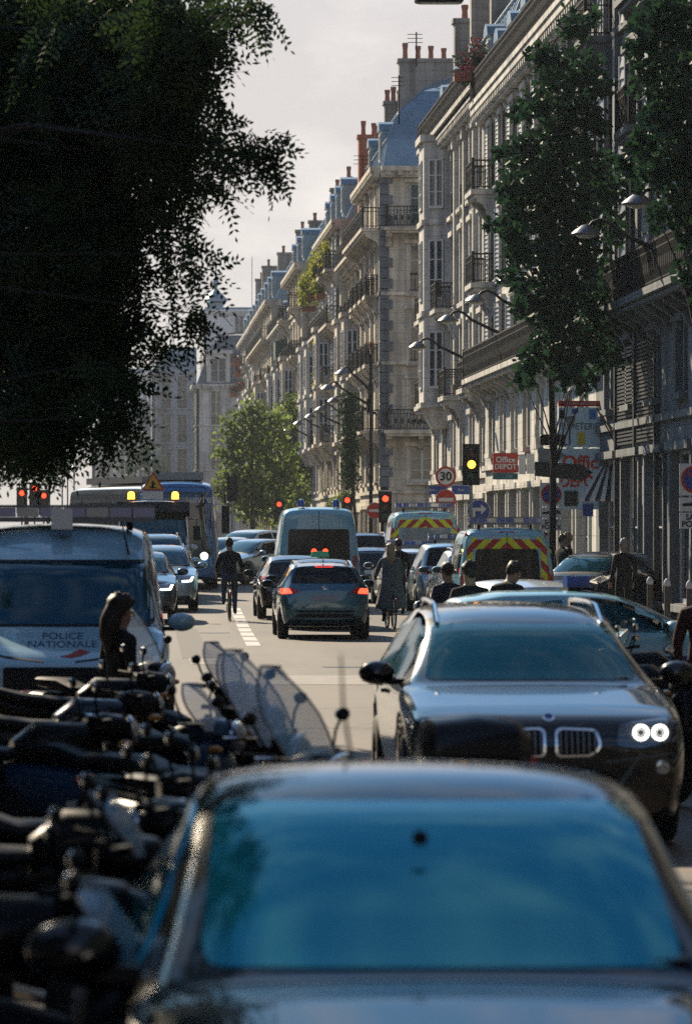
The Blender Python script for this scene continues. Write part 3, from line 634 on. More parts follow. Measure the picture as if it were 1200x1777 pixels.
def car(label, x, d, rz, paint, P, cat='car', group=None, front=True, rear=True, side=True, mirrors=True, rails=None, plate='both', hl=None, tl=None, ws=None, rw=None, name='car', tlm=None, hlm=None, glass=None, z=None, see=False):
    root = thing(name, label, cat, (x, d, GZ(d) if z is None else z), rz, group)
    o, bv = shell(P, root, paint); glass = glass or DGLASS; wsg = WSDARK if glass is DGLASS else glass
    cow, rf, rr, rb = P['cuts']           # y of cowl, roof front, roof rear, rear-window base
    Wb = ip(P['wid'], cow) * .96
    if ws is None:
        zc, zr = ip(P['top'], cow) + .02, ip(P['top'], rf) - .03
        ws = [(-Wb * .86, zc), (Wb * .86, zc), (ip(P['wtop'], rf) * .93, zr), (-ip(P['wtop'], rf) * .93, zr)]
    if not see: patch(bv, [(x_ * 1.05, z_ + (-.025 if k_ < 2 else .02)) for k_, (x_, z_) in enumerate(ws)], 'f', BLACK, 'window_seal', root, .006, .02, 9, r=.06)
    wsp = patch(bv, ws, 'f', wsg, 'windscreen', root, .011, .025, 9, r=.06)
    for k in (-.25, .3):
        q = MB(); zc = ws[0][1]; h = bv.ray_cast(Vector((k, 9, zc + .03)), Vector((0, -1, 0)))[0]
        if h: q.tube([(k, h.y + .02, zc - .005), (k - .42, h.y + .012, zc + .012)], .009, 5); q.build('wiper', BLACK, root)
    if rw is None:
        z0, z1 = ip(P['top'], rb) + .03, ip(P['top'], rr) - .05
        rw = [(-Wb * .78, z0), (Wb * .78, z0), (ip(P['wtop'], rr) * .88, z1), (-ip(P['wtop'], rr) * .88, z1)]
    if rw: patch(bv, rw, 'b', glass, 'rear_window', root, .008, .02, 7, r=.06)
    if side:
        bl = lambda y: ip(P['belt'], y) + .03
        tp = lambda y: ip(P['top'], y) - .11
        yb = (cow + rr) / 2 - .15; a0 = cow - .42
        f_ = [(a0, bl(a0)), (yb + .05, bl(yb)), (yb + .05, tp(yb)), (rf - .1, tp(rf - .1) - .02)]
        r_ = [(yb - .05, bl(yb)), (rr - .1, bl(rr)), (rr + .12, tp(rr + .12) - .03), (yb - .05, tp(yb))]
        for s in 'lr':
            patch(bv, f_, s, glass, 'side_window', root, .004, .02, 3); patch(bv, r_, s, glass, 'side_window', root, .004, .02, 3)
            hd = MB()
            for yy in (yb + .18, yb - .75):
                h = bv.ray_cast(Vector((9 if s == 'r' else -9, yy, bl(yy) - .13)), Vector((-1 if s == 'r' else 1, 0, 0)))[0]
                if h: hd.obox((h.x + (.02 if s == 'r' else -.02), yy, h.z), (.03, .2, .03))
            if hd.v: hd.build('door_handle', paint, root)
    if hl:
        for pl in (hl, mir(hl)): patch(bv, pl, 'f', hlm or LENS, 'headlight', root, .008, .03, 3)
    if tl:
        for pl in (tl, mir(tl)): patch(bv, pl, 'b', tlm or RED, 'tail_light', root, .008, .03, 3)
    zf = P.get('plate', (.45, .8))
    if plate in ('both', 'f'): patch(bv, [(-.26, zf[0] - .055), (.26, zf[0] - .055), (.26, zf[0] + .055), (-.26, zf[0] + .055)], 'f', SIGNW, 'number_plate', root, .012, .015, 1, False, 0)
    if plate in ('both', 'b'): patch(bv, [(-.26, zf[1] - .055), (.26, zf[1] - .055), (.26, zf[1] + .055), (-.26, zf[1] + .055)], 'b', mat('plate_grey', (.32, .34, .36), .5), 'number_plate', root, .012, .015, 1, False, 0)
    gz = P.get('grille')
    if gz: patch(bv, gz, 'f', BLACK, 'grille', root, .008, .02, 3)
    bz = ip(P['low'], 0)
    for sgn in (-1, 1):
        for wy in P['wheels']: wheel(root, sgn * (ip(P['wid'], wy) - .11), wy, P['wr'])
    if mirrors:
        for sgn in (-1, 1): mirror(root, sgn * (ip(P['wid'], cow) + .06), cow - .35, ip(P['belt'], cow) + .1, paint)
    if rails:
        for sgn in (-1, 1):
            pts = []
            for k in range(7):
                yy = rf - .15 + (rr + .1 - rf + .15) * k / 6; xx = ip(P['wtop'], yy) * .9
                h = bv.ray_cast(Vector((sgn * xx, yy, 9)), Vector((0, 0, -1)))[0]
                pts.append((sgn * xx, yy, (h.z if h else ip(P['top'], yy)) + (.055 if 0 < k < 6 else .0)))
            MB().tube(pts, .02, 6).build('roof_rail', rails, root, True)
    return root, bv, o
def inside(p, poly):
    r = False
    for (x0, z0), (x1, z1) in zip(poly, poly[1:] + poly[:1]):
        if (z0 > p[1]) != (z1 > p[1]) and p[0] < (x1 - x0) * (p[1] - z0) / (z1 - z0) + x0: r = not r
    return r
def open_cabin(root, body, ws, P, tint):
    "cut the glazed openings out of the body and furnish the cabin"
    cow, rf, rr, rb = P['cuts']; bm = bmesh.new(); bm.from_mesh(body.data); kill = []
    bl = lambda y: ip(P['belt'], y) + .05
    for f in bm.faces:
        c = f.calc_center_median()
        if f.normal.y > .15 and c.y > rf - .3 and inside((c.x, c.z), [(x * .97, z + (.02 if k < 2 else -.02)) for k, (x, z) in enumerate(ws)]): kill.append(f)
        elif f.normal.y < -.25 and c.y < 0 and ip(P['top'], rb) + .05 < c.z < ip(P['top'], rr) - .09 and abs(c.x) < ip(P['wtop'], rr) * .9: kill.append(f)
        elif abs(f.normal.x) > .6 and bl(c.y) < c.z < ip(P['top'], c.y) - .13 and rr + .1 < c.y < cow - .45 and abs(c.y - ((cow + rr) / 2 - .15)) > .05: kill.append(f)
    bmesh.ops.delete(bm, geom=kill, context='FACES'); bm.to_mesh(body.data); bm.free()
    for o in root.children:
        if o.name.split('.')[0] in ('windscreen', 'rear_window', 'side_window'): o.data.materials.clear(); o.data.materials.append(tint)
    z0 = ip(P['belt'], 0)
    q = MB(); q.box(-.7, .7, cow - .75, cow - .1, z0 - .25, z0 - .02); q.build('dashboard', BLACK, root)
    for s in (-1, 1):
        for y in (.0, -1.0):
            q = MB(); q.obox((s * .36, y - .15, z0 - .1), (.46, .14, .62), Matrix.Rotation(R(-10), 4, 'X')); st = q.build('seat', BLACK, root)
            q = MB(); q.sphere((s * .36, y - .23, z0 + .30), (.14, .06, .11), 10, 6); q.build('headrest', BLACK, root, True)
    q = MB(); q.tube([(-.36 + .18 * math.cos(2 * math.pi * k / 16), cow - .72, z0 + .03 + .17 * math.sin(2 * math.pi * k / 16)) for k in range(17)], .016, 6); q.build('steering_wheel', BLACK, root, True)
    q = MB(); q.obox((0, rf - .02, ip(P['top'], rf) - .10), (.24, .04, .07)); q.build('inside_mirror', BLACK, root)
# profile library: key is y along the car (front positive)
def hatch(L=4.25, W=.88, H=1.48, wr=.31):
    a, b = L / 2, -L / 2
    return dict(top=[(a, .62), (a - .06, .74), (a - .25, .84), (a - .95, .98), (a - 1.12, 1.01), (a - 1.85, H - .07), (a - 2.3, H), (b + 1.0, H - .02), (b + .55, H - .1), (b + .12, 1.02), (b + .04, .9), (b, .7)],
        belt=[(a, .58), (a - .06, .68), (a - .25, .76), (a - 1.12, .93), (b + .5, 1.02), (b + .04, .82), (b, .62)], low=[(a, .34), (a - .2, .2), (b + .25, .22), (b, .38)],
        wid=[(a, W * .7), (a - .08, W * .86), (a - .35, W * .96), (a - .9, W), (b + .7, W), (b + .2, W * .95), (b + .04, W * .86), (b, W * .78)],
        wtop=[(a, W * .5), (a - .25, W * .72), (a - 1.12, W * .78), (a - 1.85, W * .68), (b + .7, W * .66), (b + .12, W * .74), (b, W * .6)], wheels=(a - .82, b + .78), wr=wr, cuts=(a - 1.12, a - 1.85, b + .55, b + .12),
        grille=[(-.3, .56), (.3, .56), (.36, .66), (-.36, .66)], plate=(.42, .8))
def suv(L=4.55, W=.93, H=1.66, wr=.36):
    a, b = L / 2, -L / 2
    return dict(top=[(a, .72), (a - .05, .86), (a - .2, .95), (a - .9, 1.07), (a - 1.15, 1.10), (a - 1.85, H - .1), (a - 2.3, H), (b + .8, H - .03), (b + .4, H - .1), (b + .12, 1.12), (b + .04, .98), (b, .75)],
        belt=[(a, .66), (a - .05, .78), (a - .2, .86), (a - 1.15, 1.02), (b + .5, 1.1), (b + .04, .9), (b, .68)], low=[(a, .36), (a - .2, .25), (b + .25, .27), (b, .42)],
        wid=[(a, W * .74), (a - .08, W * .89), (a - .35, W * .97), (a - .9, W), (b + .7, W), (b + .2, W * .96), (b + .04, W * .88), (b, W * .8)],
        wtop=[(a, W * .55), (a - .2, W * .74), (a - 1.15, W * .8), (a - 1.85, W * .69), (b + .6, W * .67), (b + .12, W * .78), (b, W * .62)], wheels=(a - .86, b + .84), wr=wr, cuts=(a - 1.15, a - 1.85, b + .4, b + .12),
        grille=[(-.36, .62), (.36, .62), (.4, .76), (-.4, .76)], plate=(.48, .85))
def van(L=5.6, W=1.0, H=2.45, hood=1.12, ws0=1.22, ws1=1.95, nose=.95, slope=.9, wr=.34):
    a, b = L / 2, -L / 2
    return dict(top=[(a, .8), (a - .05, .98), (a - .2, 1.06), (a - nose, hood + .06), (a - nose - .06, ws0), (a - nose - slope, ws1), (a - nose - slope - .75, H - .05), (a - nose - slope - 1.1, H), (b + .35, H), (b + .06, H - .06), (b, H - .16)],
        belt=[(a, .72), (a - .05, .88), (a - .2, .95), (a - nose, hood), (a - nose - .5, 1.15), (b, 1.15)], low=[(a, .36), (a - .2, .24), (b + .2, .3), (b, .34)],
        wid=[(a, W * .78), (a - .08, W * .9), (a - .4, W * .98), (a - .9, W), (b + .1, W), (b, W * .97)],
        wbelt=[(a, .96), (a - nose, .96), (b, .985)], wtop=[(a, W * .6), (a - .2, W * .76), (a - nose - .06, W * .86), (a - nose - slope, W * .82), (b + .3, W * .86), (b, W * .83)], wheels=(a - .85, b + 1.05), wr=wr,
        cuts=(a - nose - .06, a - nose - slope, b + .2, b), edge=.12, endcrease=.7, tuck=.95, plate=(.5, .62), crease=.3)
PBLK = mat('paint_black', (.003, .004, .005), .3, spec=.1, coat=1.)
PBMW = mat('paint_metallic_black', (.007, .009, .010), .28, .5, spec=.25, coat=1.); PGREY = mat('paint_grey', (.03, .065, .085), .26, .5, coat=1.)
PSILV = mat('paint_silver', (.26, .37, .43), .28, .7, coat=1.); PTEAL = mat('paint_dark_teal', (.022, .10, .14), .25, .55, coat=1.)
PNAVY = mat('paint_navy', (.008, .016, .035), .3, spec=.1, coat=.8); PDG = mat('paint_dark_grey', (.03, .036, .042), .26, .3, coat=1.)
PBUS = mat('paint_bus_blue', (.012, .11, .30), .25, coat=1.); BLUEL = mat('blue_beacon', (.015, .08, .36), .15, coat=1.)
YEL = mat('fluo_yellow', (.8, .85, .03), .45); CHR = mat('fluo_red', (.48, .03, .03), .45)
WSBLUE = mat('sky_blue_windscreen', (.01, .33, .40), .07, .5, spec=1., alpha=.78)  # blue of the reflected sky put into the glass colour
WSDARK = mat('sky_teal_windscreen', (.01, .06, .085), .06, .35, spec=.7)  # dark glass with the sky's reflection tinted in as teal
def lightbar(root, x, y, z, w=1.3, m=None):
    b = MB(); b.box(x - w / 2, x + w / 2, y - .14, y + .14, z, z + .045); base = b.build('light_bar', GREYM, root)
    n = 8
    for k in range(n):
        c = MB(); u0 = x - w / 2 + w * k / n; c.box(u0 + .008, u0 + w / n - .008, y - .13, y + .13, z + .047, z + .135); c.build('beacon_lens', BLUEL if k % 3 != 2 else m or LENS, base)
    b = MB(); b.box(x - w / 2, x + w / 2, y - .135, y + .135, z + .137, z + .16); b.build('bar_cover', GREYM, base)
    for s in (-1, 1):
        f_ = MB(); f_.box(x + s * w * .36 - .03, x + s * w * .36 + .03, y - .05, y + .05, z - .08, z - .002); f_.build('bar_foot', BLACK, base)
# ---- foreground saloon, seen over its bonnet
P = hatch(4.3, .84, 1.44); P['top'] = [(2.15, .6), (2.09, .74), (1.9, .86), (1.2, .985), (.92, 1.01), (.16, 1.445), (-.25, 1.50), (-.9, 1.46), (-1.3, 1.36), (-2.0, .98), (-2.1, .9), (-2.15, .7)]
P['cuts'] = (.92, .16, -1.1, -1.9); P['wtop'] = [(2.15, .4), (1.9, .6), (.92, .72), (.16, .62), (-.9, .58), (-2.0, .6), (-2.15, .5)]
c, bv, body = car('black saloon at the very front, blue windscreen and bonnet towards the camera', .825, 11.2, math.pi, PBLK, P, hl=[(.42, .62), (.72, .62), (.74, .74), (.5, .74)], tl=[(.5, .75), (.78, .75), (.78, .9), (.5, .9)], glass=WSBLUE, see=True,
                  ws=[(-.625, 1.025), (.625, 1.025), (.57, 1.40), (-.57, 1.40)])
m_ = MB(); m_.lathe([(.001, 0), (.02, .002), (.022, .006), (.015, .010), (.001, .011)], (.03, .46, 1.32), Matrix.Rotation(R(-70), 3, 'X'), 14); m_.build('mirror_mount', BLACK, c, True)
open_cabin(c, body, [(-.625, 1.025), (.625, 1.025), (.57, 1.40), (-.57, 1.40)], P, WSBLUE)
a_ = MB(); a_.tube([(0.13, -.95, 1.44), (.15, -1.06, 1.6), (.155, -1.1, 1.76)], [.006, .005, .003], 6); a_.build('roof_antenna', BLACK, c)
# ---- dark sport utility facing the camera
P = suv(4.6, .93, 1.66, .37); P['top'] = [(2.3, .70), (2.26, .84), (2.14, .90), (1.9, .955), (1.3, 1.05), (1.12, 1.07), (.36, 1.475), (-.1, 1.60), (-1.5, 1.60), (-1.95, 1.5), (-2.2, 1.12), (-2.26, .98), (-2.3, .75)]
P['cuts'] = (1.12, .36, -1.95, -2.2); P['grille'] = None; P['endcrease'] = .75; P['low'] = [(2.3, .24), (2.1, .2), (-2.0, .26), (-2.3, .42)]; P['wid'] = [(2.3, .80), (2.25, .875), (2.1, .92), (1.4, .94), (-1.6, .94), (-2.1, .9), (-2.26, .84), (-2.3, .76)]; P['crease'] = .6; P['belt'] = [(2.3, .68), (2.26, .81), (2.14, .865), (1.9, .92), (1.12, 1.03), (-1.8, 1.1), (-2.26, .9), (-2.3, .68)]
P['wtop'] = [(2.3, .70), (2.1, .85), (1.5, .87), (1.12, .85), (.36, .655), (-1.5, .62), (-2.2, .72), (-2.3, .58)]
BM, bv, body = car('black sport utility with twin oval grilles and lit ring headlights facing the camera', 2.84, 29.0, math.pi, PBMW, P, rails=CHROME, tl=[(.5, .9), (.86, .9), (.86, 1.1), (.5, 1.1)], name='sport_utility_car', hl=[(.44, .70), (.60, .685), (.84, .73), (.86, .86), (.78, .885), (.46, .845)], hlm=mat('dark_lens', (.10, .12, .14), .1, .4, coat=1.), plate='f', glass=DGLASS, see=True,
                   ws=[(-.74, 1.095), (.74, 1.095), (.625, 1.46), (-.625, 1.46)])
TINT = mat('see_through_glass', (.006, .10, .14), .04, .25, spec=.6, alpha=.6)
open_cabin(BM, body, [(-.74, 1.095), (.74, 1.095), (.625, 1.46), (-.625, 1.46)], P, TINT)
for s in (-1, 1):
    kd = [(s * .03, .625), (s * .28, .63), (s * .345, .70), (s * .31, .815), (s * .06, .825), (s * .03, .80)]
    k_ = patch(bv, kd, 'f', CHROME, 'grille_surround', BM, .018, .04, 3, r=.04)
    ins = [(s * .175 + (x - s * .175) * .87, .722 + (z_ - .722) * .84) for x, z_ in kd]
    i_ = patch(bv, ins, 'f', BLACK, 'grille', BM, .022, .02, 3, r=.035)
    for q in range(7):
        xx = s * (.065 + q * .038); patch(bv, [(xx - .006, .65), (xx + .006, .65), (xx + .006, .80), (xx - .006, .80)], 'f', GREYM, 'grille_slat', i_, .034, .015, 1, False, 0)
    for xx in (.60, .725):
        h = bv.ray_cast(Vector((s * xx, 9, .79)), Vector((0, -1, 0)))[0]; t_ = MB(); N = 20
        t_.tube([(s * xx + .046 * math.cos(2 * math.pi * k / N), h.y + .028, .79 + .046 * math.sin(2 * math.pi * k / N)) for k in range(N + 1)], .009, 6); t_.build('ring_lamp', WHON, BM, True)
        l_ = MB(); l_.sphere((s * xx, h.y + .012, .79), (.032, .02, .032), 12, 6); l_.build('lamp_bulb', LENS, BM, True)
    h = bv.ray_cast(Vector((s * .74, 9, .50)), Vector((0, -1, 0)))[0]
    l_ = MB(); l_.lathe([(.05, -.02), (.05, .012), (.035, .016), (.001, .012)], (s * .74, h.y, .56), Matrix.Rotation(R(-90), 3, 'X'), 14); l_.build('fog_lamp', LENS, BM, True)
    patch(bv, [(s * .30, .36), (s * .55, .36), (s * .42, .52), (s * .30, .54)], 'f', BLACK, 'bumper_intake', BM, .006, .02, 2)
patch(bv, [(-.28, .36), (.28, .36), (.28, .56), (-.28, .56)], 'f', BLACK, 'bumper_intake', BM, .006, .02, 2)
h = bv.ray_cast(Vector((0, 2.18, 9)), Vector((0, 0, -1)))[0]
e_ = MB(); e_.lathe([(.001, .0), (.042, .0), (.042, .012), (.001, .014)], (0, 2.17, h.z + .002), Matrix.Rotation(R(-40), 3, 'X'), 18); em = e_.build('emblem', CHROME, BM, True)
for s in (0, 1):
    q = MB(); q.lathe([(.001, .0), (.026, .0), (.026, .003), (.001, .003)], (0, 2.172, h.z + .0145), Matrix.Rotation(R(-40), 3, 'X'), 12); q.build('emblem_disc', (SIGNB, SIGNW)[s], em) if s == 0 else None
for s in (-1, 1):
    patch(bv, [(s * .37, .60), (s * .86, .67), (s * .87, .655), (s * .37, .585)], 'f', PGREY, 'bright_bumper_crease', BM, .008, .02, 3, True, 0)  # lighter grey strips paint the bright edge of the bumper line
    patch(bv, [(s * .44, .43), (s * .60, .66), (s * .62, .66), (s * .47, .43)], 'f', PGREY, 'bright_bumper_crease', BM, .009, .02, 2, True, 0)
# ---- hybrid hatchback with its brake lights on
P = hatch(4.3, .885, 1.5, .33); P['grille'] = None
a_, b_ = 2.15, -2.15
P['top'] = [(a_, .62), (a_ - .06, .74), (a_ - .25, .84), (a_ - 1.12, 1.0), (a_ - 1.85, 1.42), (a_ - 2.4, 1.5), (b_ + .9, 1.47), (b_ + .42, 1.42), (b_ + .40, 1.36), (b_ + .12, 1.06), (b_ + .03, .98), (b_, .72)]
P['cuts'] = (a_ - 1.12, a_ - 1.85, b_ + .42, b_ + .12)
BRAKE = mat('brake_lens', (.5, .02, .01), .25, emit=(1., .05, .02), estr=2.4)
LX, bv, body = car('dark teal hatchback with glowing brake lights and silver roof rails in the middle lane', PX(564, 77), 79.2, 0, PTEAL, P, rails=CHROME, hl=[(.45, .64), (.75, .66), (.78, .76), (.5, .74)], tl=[(.47, .90), (.86, .86), (.87, .98), (.60, 1.0)], tlm=RED, plate='b', name='hatchback_car',
                   rw=[(-.66, 1.08), (.66, 1.08), (.52, 1.38), (-.52, 1.38)])
for s in (1, -1):
    pl = [(.62, .885), (.84, .87), (.85, .97), (.68, .985)]; patch(bv, pl if s > 0 else mir(pl), 'b', BRAKE, 'brake_light', LX, .014, .02, 2)
patch(bv, [(-.17, 1.385), (.17, 1.385), (.17, 1.425), (-.17, 1.425)], 'b', BRAKE, 'brake_light', LX, .012, .02, 1)
patch(bv, [(-.52, .52), (.52, .52), (.6, .56), (-.6, .56)], 'b', BLACK, 'bumper_strip', LX, .006, .02, 2); patch(bv, [(-.62, .42), (.62, .42), (.5, .5), (-.5, .5)], 'b', BLACK, 'diffuser', LX, .008, .02, 2)
t_ = MB(); h = bv.ray_cast(Vector((0, -9, .985)), Vector((0, 1, 0)))[0]
t_.tube([(.058 * math.cos(2 * math.pi * k / 20), h.y - .012, .985 + .04 * math.sin(2 * math.pi * k / 20)) for k in range(21)], .006, 5); em = t_.build('emblem', CHROME, LX)
t_ = MB(); t_.tube([(-.012, h.y - .012, 1.015), (-.026, h.y - .012, .965), (.03, h.y - .012, .975)], .006, 5); t_.build('emblem_stroke', CHROME, em)
a_ = MB(); a_.tube([(0, -1.35, 1.47), (0, -1.5, 1.56)], [.014, .006], 6); a_.build('roof_antenna', BLACK, LX)
# ---- queue ahead of it
P = hatch(4.5, .89, 1.5); TX, bv, body = car('black taxi with a green roof sign just ahead of the teal hatchback', 4.25, 86.4, 0, PBLK, P, tl=[(.55, .86), (.86, .86), (.86, 1.0), (.6, 1.02)], name='taxi_car')
b_ = MB(); b_.prism([(-.2, 1.5), (.2, 1.5), (.17, 1.63), (-.17, 1.63)], -.22, -.08); ts = b_.build('taxi_sign', mat('taxi_green', (.05, .3, .18), .4, emit=(.1, .8, .4), estr=.04), TX)
text('lettering', 'TAXI', .11, SIGNW, TX, (0, -.222, 1.56), (R(90), 0, 0))
P = hatch(4.5, .88, 1.48); car('black saloon squeezed between the taxi and the white van ahead', 3.98, 93.6, 0, PBLK, P, tl=[(.5, .86), (.86, .86), (.86, .99), (.55, .99)])
def van_back(root, bv, zt, W, zb=1.15, paint=None, glass=True, zw0=1.22, zw1=2.0):
    if glass:
        patch(bv, [(-W * .78, zw0), (W * .78, zw0), (W * .74, zw1), (-W * .74, zw1)], 'b', DGLASS, 'rear_window', root, .006, .02, 3, r=.08)
    q = MB(); h = bv.ray_cast(Vector((.02, -9, 1.0)), Vector((0, 1, 0)))[0]; y = h.y
    q.box(-.006, .006, y - .009, y + .02, .5, zt - .12); q.build('door_seam', BLACK, root)
    q = MB(); q.box(.08, .2, y - .05, y - .004, 1.0, 1.06); q.build('door_handle', BLACK, root)
    q = MB(); q.box(-W * .93, W * .93, y - .1, y - .003, .36, .55); q.build('rear_bumper', BLACK, root)
    for s in (-1, 1): patch(bv, [(s * W * .84, .8), (s * W * .95, .8), (s * W * .95, 1.35), (s * W * .84, 1.35)], 'b', RED, 'tail_light', root, .01, .03, 2)
    return y
P = van(5.9, 1.03, 2.56)
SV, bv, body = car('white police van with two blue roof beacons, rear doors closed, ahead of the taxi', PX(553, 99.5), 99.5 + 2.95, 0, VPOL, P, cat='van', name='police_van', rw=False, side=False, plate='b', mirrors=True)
van_back(SV, bv, 2.56, 1.0, zw0=1.05, zw1=2.0)
for x in (-.42, .45):
    q = MB(); q.lathe([(.09, 0), (.09, .1), (.07, .17), (.02, .19)], (x, -2.5, 2.55), n=12); q.build('beacon', BLUEL, SV, True)
for x in (-.12, .16):
    q = MB(); q.sphere((x, -2.99, 1.45), (.07, .02, .07), 10, 6); q.build('stop_lamp', REDON, SV, True)
# ---- emergency vans with chevrons
def chevrons(root, bv, W, z0, z1, win):
    "diagonal red and yellow boards round the rear window"
    k = 0; st = .17; u = 0
    for s in (-1, 1):
        for i in range(-9, 12):
            a = i * st; col = YEL if i % 2 else CHR
            # band between two parallel diagonals, clipped to three fields: over the window and both flanks
            fields = [(0, W * .85, win[1], z1), (win[2], W * .93, z0, win[1] - .004)]
            for x0, x1, za, zb in fields:
                pl = [(x0, za), (x1, za), (x1, zb), (x0, zb)]
                for (nx, nz_, c_) in ((1, 1.0, a), (-1, -1.0, -(a + st))):
                    out = []
                    for p, q in zip(pl, pl[1:] + pl[:1]):
                        fp = nx * p[0] + nz_ * (p[1] - 1.0) - c_; fq = nx * q[0] + nz_ * (q[1] - 1.0) - c_
                        if fp >= 0: out.append(p)
                        if fp * fq < 0: t = fp / (fp - fq); out.append((p[0] + (q[0] - p[0]) * t, p[1] + (q[1] - p[1]) * t))
                    pl = out
                    if len(pl) < 3: break
                if len(pl) >= 3:
                    ar = abs(sum(p[0] * q[1] - q[0] * p[1] for p, q in zip(pl, pl[1:] + pl[:1]))) / 2
                    if ar < .0008: continue
                    patch(bv, pl if s > 0 else mir(pl), 'b', col, 'chevron', root, .004, .008, 1, False, 0)
P = van(5.4, 1.0, 2.16, ws1=1.85)
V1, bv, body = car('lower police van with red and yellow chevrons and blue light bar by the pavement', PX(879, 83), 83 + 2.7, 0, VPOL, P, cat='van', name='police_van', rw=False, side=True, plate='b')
van_back(V1, bv, 2.16, 1.0, glass=False); patch(bv, [(-.70, .92), (.70, .92), (.64, 1.70), (-.64, 1.70)], 'b', DGLASS, 'rear_window', V1, .012, .02, 3, r=.08)
chevrons(V1, bv, 1.0, .62, 2.06, (.92, 1.70, .70)); lightbar(V1, 0, -2.2, 2.2, 1.5)
q = MB(); q.tube([(.55, -1.6, 2.15), (.55, -1.65, 2.42)], .012, 5); q.build('roof_antenna', BLACK, V1)
P = van(5.8, 1.02, 2.46)
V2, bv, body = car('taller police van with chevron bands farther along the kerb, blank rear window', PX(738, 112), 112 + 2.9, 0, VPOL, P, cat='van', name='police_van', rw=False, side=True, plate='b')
van_back(V2, bv, 2.46, 1.02, glass=False); patch(bv, [(-.74, 1.1), (.74, 1.1), (.68, 1.96), (-.68, 1.96)], 'b', mat('milky_glass', (.16, .24, .29), .15, coat=1.), 'rear_window', V2, .012, .02, 3, r=.08)
chevrons(V2, bv, 1.02, .8, 2.38, (1.1, 1.96, .74)); lightbar(V2, 0, -2.2, 2.5, 1.6)
# ---- police cars parked along the kerb
P = suv(4.6, .92, 1.64); D1, bv, body = car('silver police people carrier with roof rails parked behind the chevron van', 8.02, 92.4, 0, PSILV, P, rails=CHROME, tl=[(.55, .95), (.88, .95), (.88, 1.12), (.6, 1.12)], name='police_car')
P = suv(4.6, .92, 1.72); D2, bv, body = car('blue grey police car with a light bar across its roof beside the kerb', 7.95, 98.4, 0, PSILV, P, tl=[(.55, .95), (.88, .95), (.88, 1.12), (.6, 1.12)], name='police_car'); lightbar(D2, .1, -.4, 1.76, 1.2)
P = hatch(4.4, .9, 1.5); D3, bv, body = car('white police hatchback with a low light bar behind the woman cyclist', 7.5, 105.2, 0, WPOL, P, tl=[(.55, .86), (.86, .86), (.86, 1.0), (.6, 1.02)], name='police_car'); lightbar(D3, 0, -.2, 1.53, 1.2)
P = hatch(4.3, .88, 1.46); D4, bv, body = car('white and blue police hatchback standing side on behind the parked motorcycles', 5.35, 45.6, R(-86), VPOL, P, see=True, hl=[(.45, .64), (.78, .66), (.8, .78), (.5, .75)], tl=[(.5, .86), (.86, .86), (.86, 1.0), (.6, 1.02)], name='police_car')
zc_, zr_ = ip(P['top'], P['cuts'][0]) + .02, ip(P['top'], P['cuts'][1]) - .03
open_cabin(D4, body, [(-.7, zc_), (.7, zc_), (.55, zr_), (-.55, zr_)], P, TINT)
b_ = MB(); b_.box(-.25, .25, -.35, -.05, 1.44, 1.47); b_.build('roof_board', BLACK, D4); b_ = MB(); b_.box(-.13, .13, -.34, -.08, 1.472, 1.60); b_.build('beacon_box', BLUEL, D4)
for s, sd in ((1, 'r'), (-1, 'l')): patch(bv, [(-1.6, .62), (1.5, .62), (1.5, .72), (-1.6, .72)], sd, SIGNB, 'side_stripe', D4, .006, .012, 4, True, 0)
P = hatch(4.0, .86, 1.44); car('small white car half hidden behind the people by the chevron van', 5.35, 57, R(20), WPOL, P, tl=[(.5, .86), (.8, .86), (.8, 1.0), (.56, 1.0)])
P = suv(4.4, .9, 1.6); car('dark car parked on the pavement side beyond two standing men', 10.6, 90, R(150), PNAVY, P, hl=[(.5, .72), (.84, .74), (.84, .86), (.55, .83)], hlm=LENS)
# ---- oncoming queue
DRL = mat('day_lamp', (.7, .7, .65), .2, emit=(1., .92, .8), estr=3.)
def drl(root, bv, z0, m=None):
    for s in (1, -1):
        pl = [(.5, z0), (.74, z0 + .01), (.8, z0 + .13), (.74, z0 + .13), (.70, z0 + .05), (.5, z0 + .04)]
        patch(bv, pl if s > 0 else mir(pl), 'f', m or DRL, 'day_lamp', root, .016, .02, 2, True, .01)
P = suv(4.4, .91, 1.6); A1, bv, body = car('dark grey crossover with lit day lamps first in the oncoming queue', .36, 91, math.pi, PGREY, P, hl=[(.42, .72), (.84, .74), (.84, .9), (.5, .86)]); drl(A1, bv, .72)
P = suv(4.5, .92, 1.64); A2, bv, body = car('silver sport utility with bright angular lamps second in the oncoming queue', .98, 100.5, math.pi, PSILV, P, hl=[(.42, .72), (.84, .74), (.84, .92), (.5, .88)], rails=CHROME); drl(A2, bv, .72)
P = suv(4.5, .93, 1.86); A3, bv, body = car('tall silver people carrier in front of the works truck', .95, 108.5, math.pi, PSILV, P, hl=[(.42, .76), (.84, .78), (.84, .92), (.5, .9)], rails=BLACK); drl(A3, bv, .76)
